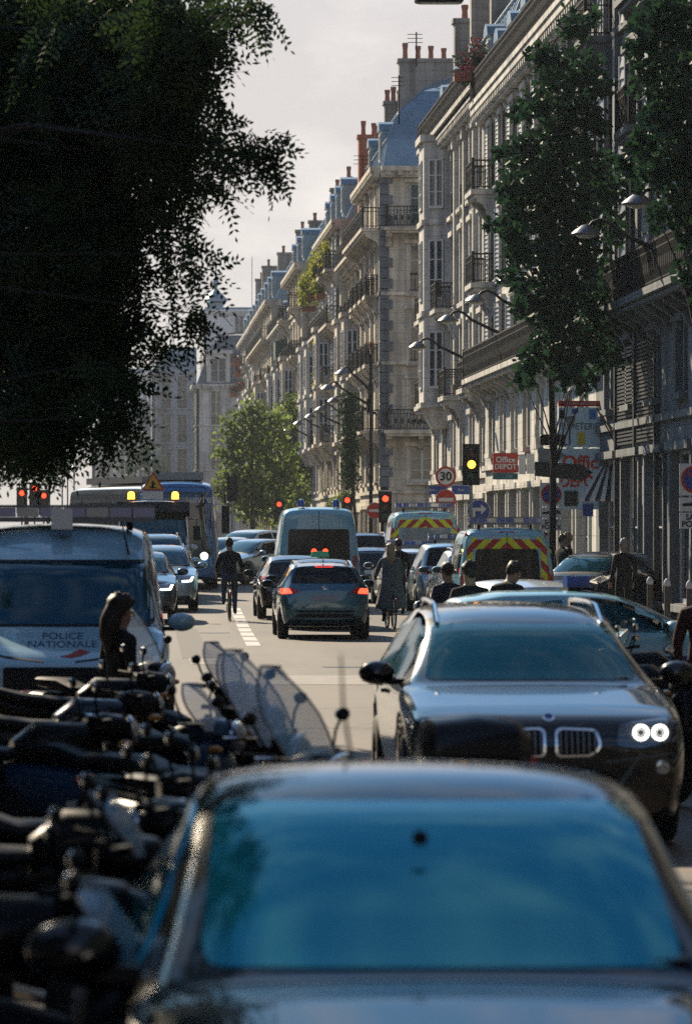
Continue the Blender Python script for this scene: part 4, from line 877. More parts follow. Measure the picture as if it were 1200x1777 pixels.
# works truck
P = van(5.6, 1.08, 2.72, hood=1.3, ws0=1.42, ws1=2.42, nose=.22, slope=.5)
P['top'] = [(2.8, 1.1), (2.75, 1.3), (2.7, 1.38), (2.58, 1.45), (2.3, 2.4), (2.22, 2.72), (1.0, 2.75), (.95, 1.0), (-2.8, 1.0)]; P['belt'] = [(2.8, 1.0), (2.7, 1.25), (2.3, 1.4), (1.0, 1.3), (.95, .9), (-2.8, .9)]; P['cuts'] = (2.58, 2.3, 1.3, 1.0)
P['wtop'] = [(2.8, .95), (2.58, .99), (2.2, .92), (1.0, .9), (-2.8, .98)]
TR, bv, body = car('white works truck with amber beacons and a triangular roadworks sign on its cab', PX(266, 113), 113 + 2.8, math.pi, WPOL, P, cat='truck', name='works_truck', rw=False, side=False, hl=[(.62, .7), (.95, .72), (.95, .9), (.66, .88)], ws=[(-.93, 1.5), (.93, 1.5), (.86, 2.32), (-.86, 2.32)])
q = MB(); q.prism([(2.42, 2.28), (2.5, 2.26), (2.62, 2.4), (2.3, 2.68), (2.2, 2.68)], -1.02, 1.02, 'x'); q.build('sun_visor', BLACK, TR)
for x in (-.62, .62):
    q = MB(); q.lathe([(.1, 0), (.1, .12), (.08, .19), (.03, .21)], (x, 2.1, 2.76), n=12); q.build('beacon', AMBON, TR, True)
q = MB(); q.box(-.28, .28, 2.08, 2.14, 2.75, 2.98); q.build('sign_board', SIGNW, TR)
q = MB(); q.prism([(-.33, 3.0), (.33, 3.0), (0, 3.55)], 2.08, 2.12); sg = q.build('warning_sign', SIGNR, TR)
q = MB(); q.prism([(-.25, 3.045), (.25, 3.045), (0, 3.46)], 2.121, 2.13); q.build('sign_face', mat('works_yellow', (.6, .36, .02), .5), sg)
q = MB(); q.prism([(-.13, 3.07), (.13, 3.07), (.03, 3.15), (.06, 3.22), (.0, 3.3), (-.06, 3.2), (-.02, 3.12)], 2.131, 2.136); q.build('sign_symbol', BLACK, sg)
q = MB(); q.box(-1.0, 1.0, -2.8, .8, 1.0, 1.5); q.build('load_bed', GREYM, TR)
for s in (-1, 1):
    q = MB(); q.tube([(s * .98, 2.45, 2.2), (s * 1.22, 2.5, 2.2), (s * 1.22, 2.5, 1.95)], .02, 5); a_ = q.build('mirror_arm', BLACK, TR); q = MB(); q.obox((s * 1.22, 2.5, 1.8), (.2, .1, .4)); q.build('mirror', BLACK, a_)
# articulated bus
BU = thing('city_bus', 'blue and black articulated city bus with one headlight lit behind the works truck', 'bus', (PX(309, 124), 124, GZ(124)), math.pi)
def bus_section(P_, name, m, loc=(0, 0, 0), rz=0):
    o, bv = shell(P_, BU, m, name); o.location = loc; o.rotation_euler = (0, 0, rz); return o, bv
P = dict(top=[(0, 2.7), (-.06, 3.1), (-.25, 3.3), (-.9, 3.38), (-6.9, 3.38), (-7, 3.3)], belt=[(0, 1.0), (-.2, 1.1), (-7, 1.1)], low=[(0, .38), (-.2, .3), (-7, .3)], wid=[(0, 1.0), (-.12, 1.19), (-.5, 1.275), (-7, 1.275)],
         wtop=[(0, .86), (-.25, 1.06), (-.9, 1.13), (-7, 1.13)], wheels=(-2.4,), wr=.48, edge=.18, wbelt=[(9, .995)], endcrease=.5, cuts=(0, 0, 0, 0))
o, bv = bus_section(P, 'front_section', PBUS)
patch(bv, [(-1.02, .95), (1.02, .95), (1.0, 3.02), (.8, 3.16), (-.8, 3.16), (-1.0, 3.02)], 'f', mat('bus_glass', (.006, .009, .012), .05, coat=1.), 'windscreen', BU, .01, .03, 5, r=.15)
for s in (-1, 1):
    h = bv.ray_cast(Vector((s * .78, 9, .93)), Vector((0, -1, 0)))[0]; q = MB(); q.sphere((s * .80, h.y + .03, 1.03), (.12, .05, .12), 12, 8); q.build('headlight', WHON if s < 0 else LENS, BU, True)
    for k in range(4): patch(bv, [(-1.0 - k * 1.45, 1.15), (-2.35 - k * 1.45, 1.15), (-2.35 - k * 1.45, 2.7), (-1.0 - k * 1.45, 2.7)], 'r' if s > 0 else 'l', DGLASS, 'side_window', BU, .01, .02, 2, r=.06)
    q = MB(); q.tube([(s * 1.1, -.1, 3.0), (s * 1.42, .28, 2.95), (s * 1.45, .3, 2.6)], .025, 6); a_ = q.build('mirror_arm', BLACK, BU); q = MB(); q.obox((s * 1.45, .3, 2.15), (.24, .16, .85)); q.build('mirror', BLACK, a_)
    wheel(BU, s * 1.12, -2.4, .48, .28)
text('lettering', 'suivre', .34, SIGNW, BU, (-.62, .02, 2.78), (R(90), 0, math.pi), sx=1.0)
q = MB()
for k in range(7): q.box(-1.1, 1.1, -7.1 - k * .13, -7.04 - k * .13, .4, 3.25)
q.build('bellows', BLACK, BU)
P2 = dict(P); P2['top'] = [(0, 3.3), (-.1, 3.38), (-9, 3.38), (-9.2, 3.2)]; P2['belt'] = [(0, 1.1), (-9.2, 1.1)]; P2['wid'] = [(0, 1.275), (-9, 1.275), (-9.2, 1.2)]; P2['wtop'] = [(0, 1.13), (-9, 1.13), (-9.2, 1.0)]; P2['low'] = [(0, .3), (-9.2, .35)]; P2['wheels'] = (-5,)
rs, bv2 = bus_section(P2, 'rear_section', mat('bus_dark', (.02, .03, .04), .25, coat=1.), (-0.15, -7.95, 0), R(17))
for k in range(5): patch(bv2, [(-.3 - k * 1.7, 1.2), (-1.9 - k * 1.7, 1.2), (-1.9 - k * 1.7, 2.75), (-.3 - k * 1.7, 2.75)], 'r', DGLASS, 'side_window', rs, .01, .02, 2, r=.06); patch(bv2, [(-.3 - k * 1.7, 1.2), (-1.9 - k * 1.7, 1.2), (-1.9 - k * 1.7, 2.75), (-.3 - k * 1.7, 2.75)], 'l', DGLASS, 'side_window', rs, .01, .02, 2, r=.06)
q = MB(); q.box(-.8, .8, -6.5, -1.2, 3.385, 3.62); q.build('roof_unit', GREYM, BU); q = MB(); q.box(-.8, .8, -8, -1.5, 3.385, 3.6); q.build('roof_unit', GREYM, rs)
# ---- police van facing the camera on the near side
P = van(5.4, 1.0, 2.22, hood=1.18, ws0=1.26, ws1=1.83, nose=.75, slope=.62)
P['top'] = [(2.7, .72), (2.66, .9), (2.5, 1.02), (2.05, 1.2), (1.93, 1.25), (1.3, 1.84), (.75, 2.15), (.3, 2.2), (-2.4, 2.2), (-2.65, 2.1), (-2.7, 2.0)]; P['cuts'] = (1.93, 1.3, -2.5, -2.7)
PV, bv, body = car('white police van facing the camera behind the parked motorcycles, lettering on its bonnet', -.55, 38.6, math.pi, mat('van_white', (.36, .57, .67), .25, coat=1., var=.08, vscale=1.5), P, cat='van', name='police_van', rw=False, side=True, hl=[(.55, .78), (.88, .82), (.9, 1.0), (.62, .98)], ws=[(-.87, 1.27), (.87, 1.27), (.79, 1.83), (-.79, 1.83)])  # white van, blue of the shade put into its paint colour
lightbar(PV, 0, .55, 2.2, 1.75, mat('white_lens', (.3, .34, .36), .2, coat=1.))
q = MB(); q.box(-.1, .1, .8, .95, 2.13, 2.32); q.build('camera_housing', WPOL, PV)
q = MB(); q.tube([(-.62, 1.18, 1.90), (-.56, .9, 2.18)], [.012, .005], 5); q.build('roof_antenna', BLACK, PV)
PBL = mat('police_blue', (.015, .03, .16), .5)
def onto(bv, txt, size, m, root, x, z, sx=1., off=.006, side='f'):
    "lettering pressed onto the bonnet, read from the front"
    o = text('lettering', txt, size, m, root, (0, 0, 0), (0, 0, 0), .002, sx=1.)
    for v in o.data.vertices:
        px, pz = -v.co.x * sx + x, v.co.y + z; h = bv.ray_cast(Vector((px, 9, pz)), Vector((0, -1, 0)))[0]
        v.co = (px, (h.y if h else 2.4) + off, pz)
    return o
onto(bv, 'POLICE', .078, PBL, PV, -.02, 1.165, 1.45); onto(bv, 'NATIONALE', .078, PBL, PV, -.02, 1.095, 1.45)
patch(bv, [(-.28, 1.03), (-.18, 1.06), (-.08, 1.01), (0.0, .995), (-.1, .98), (-.2, 1.0)], 'f', SIGNR, 'red_swoosh', PV, .006, .01, 2, True, .01)
for s in (-1, 1): patch(bv, [(s * .95, 1.14), (s * .5, 1.0), (s * .14, .955), (s * .14, .94), (s * .5, .98), (s * .95, 1.12)], 'f', BLACK, 'bonnet_seam', PV, .005, .01, 4, True, 0)
patch(bv, [(-.5, .7), (.5, .7), (.5, .9), (-.5, .9)], 'f', BLACK, 'grille', PV, .008, .02, 3)
# ---- distant traffic at the far crossing
P = hatch(4.3, .88, 1.5); car('white hatchback facing the camera beside the bus mirror at the far crossing', PX(402, 138), 140, math.pi + R(-8), WPOL, P, hl=[(.45, .64), (.78, .66), (.8, .78), (.5, .75)], hlm=DRL)
P = hatch(4.3, .88, 1.5); car('silver hatchback glinting behind the bareheaded cyclist at the far crossing', PX(440, 131), 133, math.pi + R(-40), PSILV, P, hl=[(.45, .64), (.78, .66), (.8, .78), (.5, .75)])
P = suv(4.5, .92, 1.72); car('white sport utility turning at the far crossing beside the white van', PX(462, 128), 146, math.pi + R(-35), WPOL, P, hl=[(.5, .72), (.84, .74), (.84, .86), (.55, .83)])
P = suv(4.5, .92, 1.75); car('navy sport utility between the white van and the tall chevron van', PX(640, 124), 127, 0, PNAVY, P, tl=[(.55, .95), (.88, .95), (.88, 1.12), (.6, 1.12)], rails=CHROME)
P = hatch(4.4, .89, 1.48); car('black hatchback following the navy sport utility past the white van', PX(648, 108), 110, 0, PBLK, P, tl=[(.55, .86), (.86, .86), (.86, 1.0), (.6, 1.02)])
# ================================================================== lamps, signs, signals
def street_lamp(d, z, label, xh=9.7, xw=12.0, post=None):
    root = thing('street_lamp', label, 'street lamp', (xw, d, z - .75), 0, 'lamps bracketed to the terrace' if post is None else 'lamps sharing one post')
    r = xh - xw
    a = MB(); a.tube([(-.02, 0, 0), (r * .35, 0, .36), (r * .62, 0, .66), (r * .72, 0, .86), (r * .80, 0, .93), (r * .87, 0, .88), (r * .9, 0, .79)], [.06, .055, .045, .04, .04, .04, .04], 7); a.build('arm', IRON, root, True)
    b = MB(); b.box(-.1, 0, -.12, .12, -.35, .25); b.build('wall_plate', IRON, root)
    h = MB(); h.lathe([(.05, .15), (.1, .13), (.24, .03), (.32, -.04), (.32, -.07), (.29, -.07)], (r * .93, 0, .68), n=16); hd = h.build('lamp_shade', mat('lamp_enamel', (.10, .10, .11), .3, .5), root, True)
    g_ = MB(); g_.sphere((r * .93, 0, .60), (.22, .22, .07), 12, 6); g_.build('lamp_glass', mat('lamp_glass', (.35, .35, .33), .3), root, True)
    return root
LN = ['highest, beside the second tree at the edge', 'half hidden between the two plane trees', 'just clear of the plane tree foliage', 'below the shuttered side balcony', 'in front of the middle corner balcony', 'over the lowest corner balcony']
for (d, z), ln in zip(((77, 8.45), (85.6, 8.5), (103, 8.5), (112, 8.55), (121.7, 8.5), (134, 8.25)), LN): street_lamp(d, z, 'dish shaped street lamp on a wall arm, ' + ln)
for (d, z), ln in zip(((187, 8.1), (199, 8.05), (210, 8.0), (224, 8.0), (240, 7.95)), ['first past the side street', 'second past the side street', 'third past the side street', 'fourth past the side street', 'last before the leafy far trees']): street_lamp(d, z, 'small dish street lamp on a wall arm, ' + ln)
po = MB(); po.tube([(10.15, 164, .45), (10.15, 164, 2.0), (10.15, 164, 9.2)], [.11, .08, .06], 8); po.lathe([(.2, .45), (.2, .75), (.13, 1.2), (.1, 1.25)], (10.15, 164, 0), n=10)
pl = po.build('lamp_post', IRON, None, True); tag(pl, 'tall black lamp post at the side street corner carrying two dish lamps', 'lamp post')
street_lamp(163.7, 8.5, 'upper dish lamp on the tall black post at the side street', 8.9, 10.1, 1); street_lamp(164.3, 7.9, 'lower dish lamp on the tall black post at the side street', 8.3, 10.1, 1)
sl = thing('hanging_lamp', 'dark underside of a street lamp hung over the road at the top edge', 'street lamp', (PX(762, 60), 60, PZ(-2, 60)))
b = MB(); b.prism(rnd([(-.37, -.05), (.37, -.05), (.34, .14), (.1, .3), (-.1, .3), (-.34, .14)], .06), -.18, .18); b.build('housing', BLACK, sl)
b = MB(); b.tube([(-18, 0, 1.6), (-6, 0, .7), (0, 0, .42), (4, 0, .7), (7.6, 0, 1.2)], .012, 5); b.build('cable', IRON, sl); b = MB(); b.box(-.3, .3, -.12, .12, -.065, -.053); b.build('lamp_glass', MATS['lamp_glass'], sl)
def disc(root, x, y, z, r, layers, name='sign_plate', yaw=0):
    "round sign facing the camera: layers of (radius share, material)"
    M = Matrix.Rotation(R(90), 3, 'X'); p = None
    for i, (k, m) in enumerate(layers):
        b = MB(); b.lathe([(.001, -.012), (r * k, -.012), (r * k, .0), (.001, 0.)], (x, y - .013 * i, z), M, 22); o = b.build(name if i == 0 else 'sign_face', m, root if p is None else p); p = p or o
    return p
def post(root, x, y, h, r=.035, z0=0): b = MB(); b.tube([(x, y, z0), (x, y, h)], r, 8); return b.build('post', GREYM, root, True)
def signal(label, px, py, d, lit, sc=1., z0=None, back=False, group='traffic signals'):
    x = PX(px, d); z = PZ(py, d); g0 = GZ(d) if z0 is None else z0
    root = thing('traffic_signal', label, 'traffic light', (x, d, g0), 0, group); zz = z - g0; s = sc
    post(root, 0, .1, zz + .5 * s, .05)
    b = MB(); b.prism(rnd([(-.17 * s, -.5 * s), (.17 * s, -.5 * s), (.17 * s, .5 * s), (-.17 * s, .5 * s)], .06), -.12, .04); bx_ = b.build('signal_head', BLACK, root); bx_.location = (0, 0, zz)
    b = MB(); b.box(-.24 * s, .24 * s, .045, .055, -.58 * s, .58 * s); bb = b.build('back_board', BLACK, bx_)
    if not back:
        for i, (dz, nm) in enumerate(((.31, 'red'), (0, 'amber'), (-.31, 'green'))):
            m = {'red': REDON, 'amber': AMBON, 'green': None}[nm] if nm == lit else mat('dark_' + nm, {'red': (.06, .01, .01), 'amber': (.06, .035, .005), 'green': (.005, .05, .03)}[nm], .3)
            b = MB(); b.sphere((0, -.125, dz * s), (.115 * s, .03, .115 * s), 14, 6); b.build('signal_lamp', m, bx_, True)
            v = MB(); pts = [(.13 * s * math.cos(R(a)), .13 * s * math.sin(R(a)) + dz * s) for a in range(-10, 200, 21)]
            for (x0, z0_), (x1, z1) in zip(pts, pts[1:]): v.add([(x0, -.12, z0_), (x1, -.12, z1), (x1 * .95, -.27, z1 - .01), (x0 * .95, -.27, z0_ - .01)], [(0, 1, 2, 3)])
            v.build('visor', BLACK, bx_)
    return root
signal('black traffic signal showing amber beside the red stationery sign', 817, 806, 113, 'amber', 1.0)
signal('traffic signal showing red above the tall chevron van', 668, 880, 150, 'red', 1.0)
signal('traffic signal showing red in front of the narrow ivy column', 602, 880, 181, 'red', 1.0)
signal('traffic signal showing red just beside the white van roof', 484, 886, 220, 'red', 1.1)
signal('dark back of a traffic signal on a pole over the bareheaded cyclist', 403, 848, 176, None, .95, back=True)
for k, (px, py) in enumerate(((38, 868), (60, 860), (76, 872))):
    signal(['red signal nearest the left edge under the dark tree', 'higher red signal under the dark tree', 'red signal closest to the bus under the dark tree'][k], px, py, 232 + k * 3, 'red', 1.3, group='red signals under the dark tree')
# speed limit and no entry at the corner
s1 = thing('sign_post', 'post with thirty limit, blue street plates and no entry disc at the corner', 'road sign', (PX(773, 134), 134, .3))
z = lambda py, d=134: PZ(py, d) - .3
post(s1, 0, .05, z(800)); disc(s1, 0, 0, z(827), .345, ((1, SIGNR), (.78, SIGNW)), 'speed_limit_sign'); text('lettering', '30', .40, BLACK, s1, (0, -.03, z(827) - .005), (R(90), 0, 0), bold=.008)
disc(s1, 0, 0, z(867), .345, ((1, SIGNW), (.96, SIGNR)), 'no_entry_sign'); b = MB(); b.box(-.25, .25, -.035, -.027, z(867) - .06, z(867) + .06); b.build('white_bar', SIGNW, s1)
for x0, w_ in ((-.25, .62), (.5, .6)): b = MB(); b.box(x0 - w_ / 2, x0 + w_ / 2, .02, .04, z(858), z(843)); b.build('street_plate', SIGNB, s1)
for x0 in (-.45, .5): text('lettering', 'Rue', .12, SIGNW, s1, (x0, .015, z(850)), (R(90), 0, 0))
s2 = thing('sign_post', 'smaller no entry disc standing beside the tall chevron van', 'road sign', (PX(650, 152), 152, .42)); z2 = PZ(886, 152) - .42
post(s2, 0, .05, z2 + .3); disc(s2, 0, 0, z2, .31, ((1, SIGNW), (.95, SIGNR)), 'no_entry_sign'); b = MB(); b.box(-.22, .22, -.035, -.027, z2 - .05, z2 + .05); b.build('white_bar', SIGNW, s2)
s3 = thing('sign_post', 'round blue sign with a white arrow above the lower chevron van', 'road sign', (PX(830, 114), 114, .15)); z3 = PZ(887, 114) - .15
post(s3, 0, .05, z3 + .3); disc(s3, 0, 0, z3, .33, ((1, SIGNW), (.93, SIGNB)), 'direction_sign')
b = MB(); b.prism([(-.17, -.17), (-.1, -.17), (-.1, .0), (.06, .0), (.06, -.1), (.22, .06), (.06, .2), (.06, .1), (-.17, .1)], -.034, -.027); o = b.build('white_arrow', SIGNW, s3); o.location = (0, 0, z3)
def no_parking(label, px, py, d, r):
    x = max(PX(px, d), 10.12); root = thing('sign_post', label, 'road sign', (x, d, .13)); zc = PZ(py, d) - .13
    post(root, 0, .05, zc + r); b = MB(); b.box(-r * 1.1, r * 1.1, .01, .025, zc - r * 1.15, zc + r * 1.15); b.build('sign_backing', SIGNW, root)
    disc(root, 0, 0, zc, r, ((1, SIGNR), (.78, SIGNB)), 'no_parking_sign')
    b = MB(); b.obox((0, -.03, zc), (r * 1.5, .008, r * .16), Matrix.Rotation(R(45), 4, 'Y')); b.build('red_bar', SIGNR, root)
    b = MB(); b.box(-r * 1.1, r * 1.1, 0, .02, zc - r * 2.3, zc - r * 1.3); pl_ = b.build('tow_plate', SIGNW, root)
    zt = zc - r * 1.8; b = MB(); b.prism([(-.9 * r, -.12 * r), (-.15 * r, -.12 * r), (-.1 * r, .25 * r), (-.35 * r, .1 * r), (-.6 * r, .1 * r), (-.9 * r, .05 * r)], -.006, -.001)
    b.prism([(.05 * r, .1 * r), (.3 * r, .3 * r), (.65 * r, .3 * r), (.95 * r, -.05 * r), (.9 * r, -.15 * r), (.1 * r, 0)], -.006, -.001); o = b.build('tow_symbol', BLACK, pl_); o.location = (0, 0, zt)
    b = MB(); b.box(-r * 1.1, r * 1.1, 0, .02, zc - r * 3.55, zc - r * 2.4); pl2 = b.build('exception_plate', SIGNW, root)
    text('lettering', 'SAUF\nPOLICE', r * .58, BLACK, root, (0, -.003, zc - r * 2.98), (R(90), 0, 0), bold=.003)
    return root
no_parking('no parking disc with tow and police exception plates beside the chevron van', 956, 858, 95, .24)
no_parking('nearer no parking disc cut by the right picture edge', 1193, 832, 71.2, .245)
# dark direction signs on the pole before the stationery board
s5 = thing('direction_post', 'black pole with a box and arrow shaped direction boards before the stationery board', 'road sign', (10.35, 97, .2)); zz = lambda py: PZ(py, 97) - .2
post(s5, 0, 0, zz(688), .06); DKS = mat('sign_back', (.03, .035, .04), .5, .3)
b = MB(); b.prism(rnd([(-.30, zz(773)), (.30, zz(773)), (.30, zz(754)), (-.30, zz(754))], .06), -.22, -.05); b.build('signal_box', BLACK, s5)
b = MB(); b.prism([(-.34, zz(804)), (.1, zz(802)), (.36, zz(790)), (.1, zz(780)), (-.34, zz(777))], -.08, -.06); b.build('arrow_board', mat('sign_grey', (.2, .23, .25), .5), s5)
b = MB(); b.prism([(-.42, zz(826)), (.7, zz(834)), (.98, zz(820)), (.7, zz(806)), (-.42, zz(801))], -.11, -.09); b.build('arrow_board', DKS, s5)
b = MB(); b.tube([(.0, -.05, zz(772)), (.42, -.05, zz(772)), (.42, -.05, zz(722))], .025, 6); b.build('bracket', IRON, s5); b = MB(); b.prism([(.3, zz(722)), (.56, zz(722)), (.52, zz(742)), (.36, zz(742))], -.1, 0); b.build('lantern', LENS, s5)
# shop boards
pb = thing('shop_board', 'tall pale shop board lettered PAPETERIE and Office DEPOT fixed across the pavement front', 'shop sign', (0, 101.2, 0))
X0, X1 = PX(970, 101), PX(1049, 101); zp = lambda py: PZ(py, 101)
PALEB = mat('board_pale', (.52, .72, .82), .5, var=.06)
b = MB(); b.box(X0, X1, 0, .1, zp(776), zp(706)); b.build('upper_panel', PALEB, pb); b = MB(); b.box(X0, X1, 0, .1, zp(884), zp(778)); b.build('lower_panel', PALEB, pb)
b = MB(); b.box(X0, X1, -.02, .1, zp(705), zp(695)); b.build('header_strip', SIGNR, pb)
DOR = mat('depot_red', (.55, .05, .02), .5)
xm = (X0 + X1) / 2
text('lettering', 'PAPETERIE', .235, mat('letter_slate', (.06, .09, .13), .5), pb, (xm - .03, -.005, zp(740)), (R(90), 0, 0), sx=.86)
text('lettering', 'Office', .46, DOR, pb, (xm + .08, -.005, zp(803)), (R(90), 0, 0), bold=.012); text('lettering', 'DEPOT', .40, DOR, pb, (xm, -.005, zp(836)), (R(90), 0, 0), bold=.012, sx=.85)
text('lettering', 'RENTREE DES CLASSES', .075, SIGNW, pb, (xm, -.024, zp(700)), (R(90), 0, 0), .002)
for x0, x1, y0, y1, cm in ((972, 981, 711, 726, BLACK), (993, 1004, 709, 717, SIGNB), (1023, 1035, 710, 727, mat('print_blue', (.05, .2, .5), .5)), (1003, 1016, 750, 772, mat('print_yellow', (.55, .5, .05), .5))):
    b = MB(); b.box(PX(x0, 101), PX(x1, 101), -.006, -.001, zp(y1), zp(y0)); b.build('printed_panel', cm, pb)
for x0, x1, y0, y1, cm in ((980, 1003, 852, 878, DKS), (1012, 1030, 874, 896, SIGNB)):
    b = MB(); b.box(PX(x0, 101), PX(x1, 101), -.03, -.001, zp(y1), zp(y0)); b.build('notice', cm, pb)
od = thing('hanging_sign', 'square red hanging sign lettered Office DEPOT in white', 'shop sign', (0, 118, 0)); zo = lambda py: PZ(py, 118)
b = MB(); b.box(PX(855, 118), PX(898, 118), 0, .12, zo(820), zo(786)); b.build('sign_panel', SIGNR, od)
xm = PX(876.5, 118); text('lettering', 'Office', .235, SIGNW, od, (xm, -.004, zo(798)), (R(90), 0, 0), bold=.006); text('lettering', 'DEPOT', .205, SIGNW, od, (xm, -.004, zo(810)), (R(90), 0, 0), bold=.006)
b = MB(); b.box(PX(855, 118), PX(898, 118), .02, .1, zo(832), zo(821)); b.build('lower_strip', mat('strip_teal', (.02, .10, .12), .5), od); text('lettering', 'city', .14, mat('letter_teal', (.2, .45, .5), .5), od, (xm + .1, .015, zo(826)), (R(90), 0, 0))
b = MB(); b.tube([(PX(898, 118), .06, zo(790)), (12.0, .06, zo(790))], .025, 6); b.tube([(PX(898, 118), .06, zo(815)), (12.0, .06, zo(815))], .025, 6); b.build('bracket', IRON, od)
b = MB(); b.box(PX(899, 112), PX(911, 112), 0, .05, PZ(823, 112), PZ(790, 112)); b.box(PX(913, 112), PX(926, 112), 0, .05, PZ(822, 112), PZ(787, 112)); o = b.build('banner', SIGNW, None); o.location = (0, 111.9, 0); tag(o, 'pair of small white banners hung beside the red square sign', 'banner')
fl = thing('flag', 'drooping rainbow flag on a slanted pole over the shop awning', 'flag', (0, 98, 0))
b = MB(); b.tube([(12.0, 0, PZ(770, 98)), (PX(1035, 98), 0, PZ(708, 98))], .02, 6); b.build('flag_pole', IRON, fl)
for k, c in enumerate(((.4, .03, .03), (.5, .2, .02), (.5, .45, .03), (.03, .25, .06), (.02, .06, .3), (.15, .03, .2))):
    b = MB(); n = 6
    for i in range(n):
        t0, t1 = i / n, (i + 1) / n
        f = lambda t, u: (PX(1040 + 26 * t + 16 * u, 98) + .04 * math.sin(9 * u + 3 * t), .06 * math.sin(7 * t + u * 5), PZ(716 + 44 * t + 22 * u - 10 * u * t, 98))
        b.add([f(t0, k / 6), f(t1, k / 6), f(t1, (k + 1) / 6), f(t0, (k + 1) / 6)], [(0, 1, 2, 3)])
    b.build('flag_stripe', mat('flag_%d' % k, c, .7), fl)
aw = thing('shop_awning', 'small striped shop awning with pale edges under the flag', 'awning', (0, 98.5, 0))
for k in range(7):
    x0 = PX(1002 + 9 * k, 98.5); b = MB(); b.add([(x0, -.4, PZ(866, 98.5)), (x0 + .11, -.4, PZ(866, 98.5)), (PX(1046 + 3 * k, 98.5) + .08, .5, PZ(808, 98.5)), (PX(1046 + 3 * k, 98.5), .5, PZ(808, 98.5))], [(0, 1, 2, 3)])
    b.add([(x0, -.4, PZ(866, 98.5)), (x0 + .11, -.4, PZ(866, 98.5)), (x0 + .11, -.4, PZ(870, 98.5)), (x0, -.4, PZ(870, 98.5))], [(0, 1, 2, 3)]); b.build('awning_stripe', (SIGNW, DKS)[k % 2], aw)
# louvred tall shop front and arch on the near building, bollards
lv = thing('louvred_screen', 'tall dark louvred screen set in the ground floor of the near building', 'louvre', (0, 0, 0))
for k in range(26):
    b = MB(); zz_ = PZ(770 - k * 6.6, 95); b.box(11.93, 12.0, 90.2, 97.2, zz_, zz_ + .05); b.build('slat', DKS, lv)
for yy in (90.0, 97.22, 93.6): b = MB(); b.box(11.88, 11.995 if yy != 93.6 else 11.925, yy, yy + .17, 1.0, 7.0); b.build('upright', DKS, lv)
for k, (dd, tx) in enumerate(((79, 'bollard with a pale cap nearest the standing man in black'), (76.5, 'middle bollard with a pale cap by the near kerb'), (73.5, 'bollard with a pale cap closest to the right picture edge'))):
    bo = thing('bollard', tx, 'bollard', (10.35, dd, .13), 0, 'bollards along the kerb')
    b = MB(); b.lathe([(.06, 0), (.06, .85), (.05, .9)], n=10); b.build('shaft', mat('bollard_brown', (.09, .075, .06), .5), bo, True); b = MB(); b.lathe([(.055, .9), (.07, .93), (.06, 1.0), (.02, 1.05)], n=10); b.build('cap', SIGNW, bo, True)
# ================================================================== foliage
import numpy as np
rng = np.random.default_rng(5)
def leaves(name, m, parent, pos, size, droop=.3, aspect=.5):
    "one mesh of folded leaf quads at the given points"
    n = len(pos); a = rng.normal(size=(n, 3)); a[:, 2] -= droop; a /= np.linalg.norm(a, axis=1)[:, None]
    b = np.cross(a, rng.normal(size=(n, 3))); b /= np.linalg.norm(b, axis=1)[:, None]
    s = (size * rng.uniform(.6, 1.3, n))[:, None]
    V = np.stack([pos, pos + a * s * .5 + b * s * aspect * .5, pos + a * s, pos + a * s * .5 - b * s * aspect * .5], 1).reshape(-1, 3)
    me = bpy.data.meshes.new(name); me.vertices.add(4 * n); me.vertices.foreach_set('co', V.astype(np.float32).ravel())
    me.loops.add(4 * n); me.loops.foreach_set('vertex_index', np.arange(4 * n, dtype=np.int32)); me.polygons.add(n)
    me.polygons.foreach_set('loop_start', np.arange(0, 4 * n, 4, dtype=np.int32)); me.update(calc_edges=True); me.materials.append(m)
    return link(name, me, parent)
def blobs(px, d, dep, dens, jit=.8):
    "leaf points from a list of foliage clumps given as centre and radius"
    out = []
    for x, y, r, dd in px:
        c = np.array([PX(x, d + dd), d + dd, PZ(y, d + dd)]); rr = r * (d + dd) / F; n = int(dens * rr ** 2) + 8
        q = rng.normal(size=(n, 3)); q /= np.linalg.norm(q, axis=1)[:, None]; q *= (rng.uniform(0, 1, n) ** .45)[:, None] * rr
        q[:, 1] *= dep; out.append(c + q + rng.normal(size=(n, 3)) * rr * .08)
    return np.concatenate(out)
def limbs(root, base, targets, r0, m, n=None):
    b = MB(); base = [Vector(p) for p in base]
    b.tube(base, [r0 * (1 - .45 * i / (len(base) - 1)) for i in range(len(base))], 9)
    tr = b.build('trunk', m, root, True); b = MB()
    for t in targets:
        t = Vector(t); s = min(base[1:], key=lambda p: (p - t).length + (0 if p.z < t.z else 3)); mid = s.lerp(t, .5) + Vector((0, 0, .35 * (t - s).length * .3))
        q1 = s.lerp(mid, .5) + Vector((random.uniform(-.1, .1), random.uniform(-.1, .1), .1))
        b.tube([s, q1, mid, t], [r0 * .35, r0 * .24, r0 * .15, r0 * .05], 6)
    b.build('limb', m, root, True)
BARK = mat('bark', (.03, .026, .022), .9, var=.3, vscale=6, bump=.5)
LEAF1 = leafmat('leaf_dark', (.035, .062, .02), .3); LEAF2 = leafmat('leaf_plane', (.022, .06, .028), .3); LEAF3 = leafmat('leaf_sunny', (.17, .23, .06), .5); LEAF4 = leafmat('leaf_hazy', (.05, .08, .04), .35)
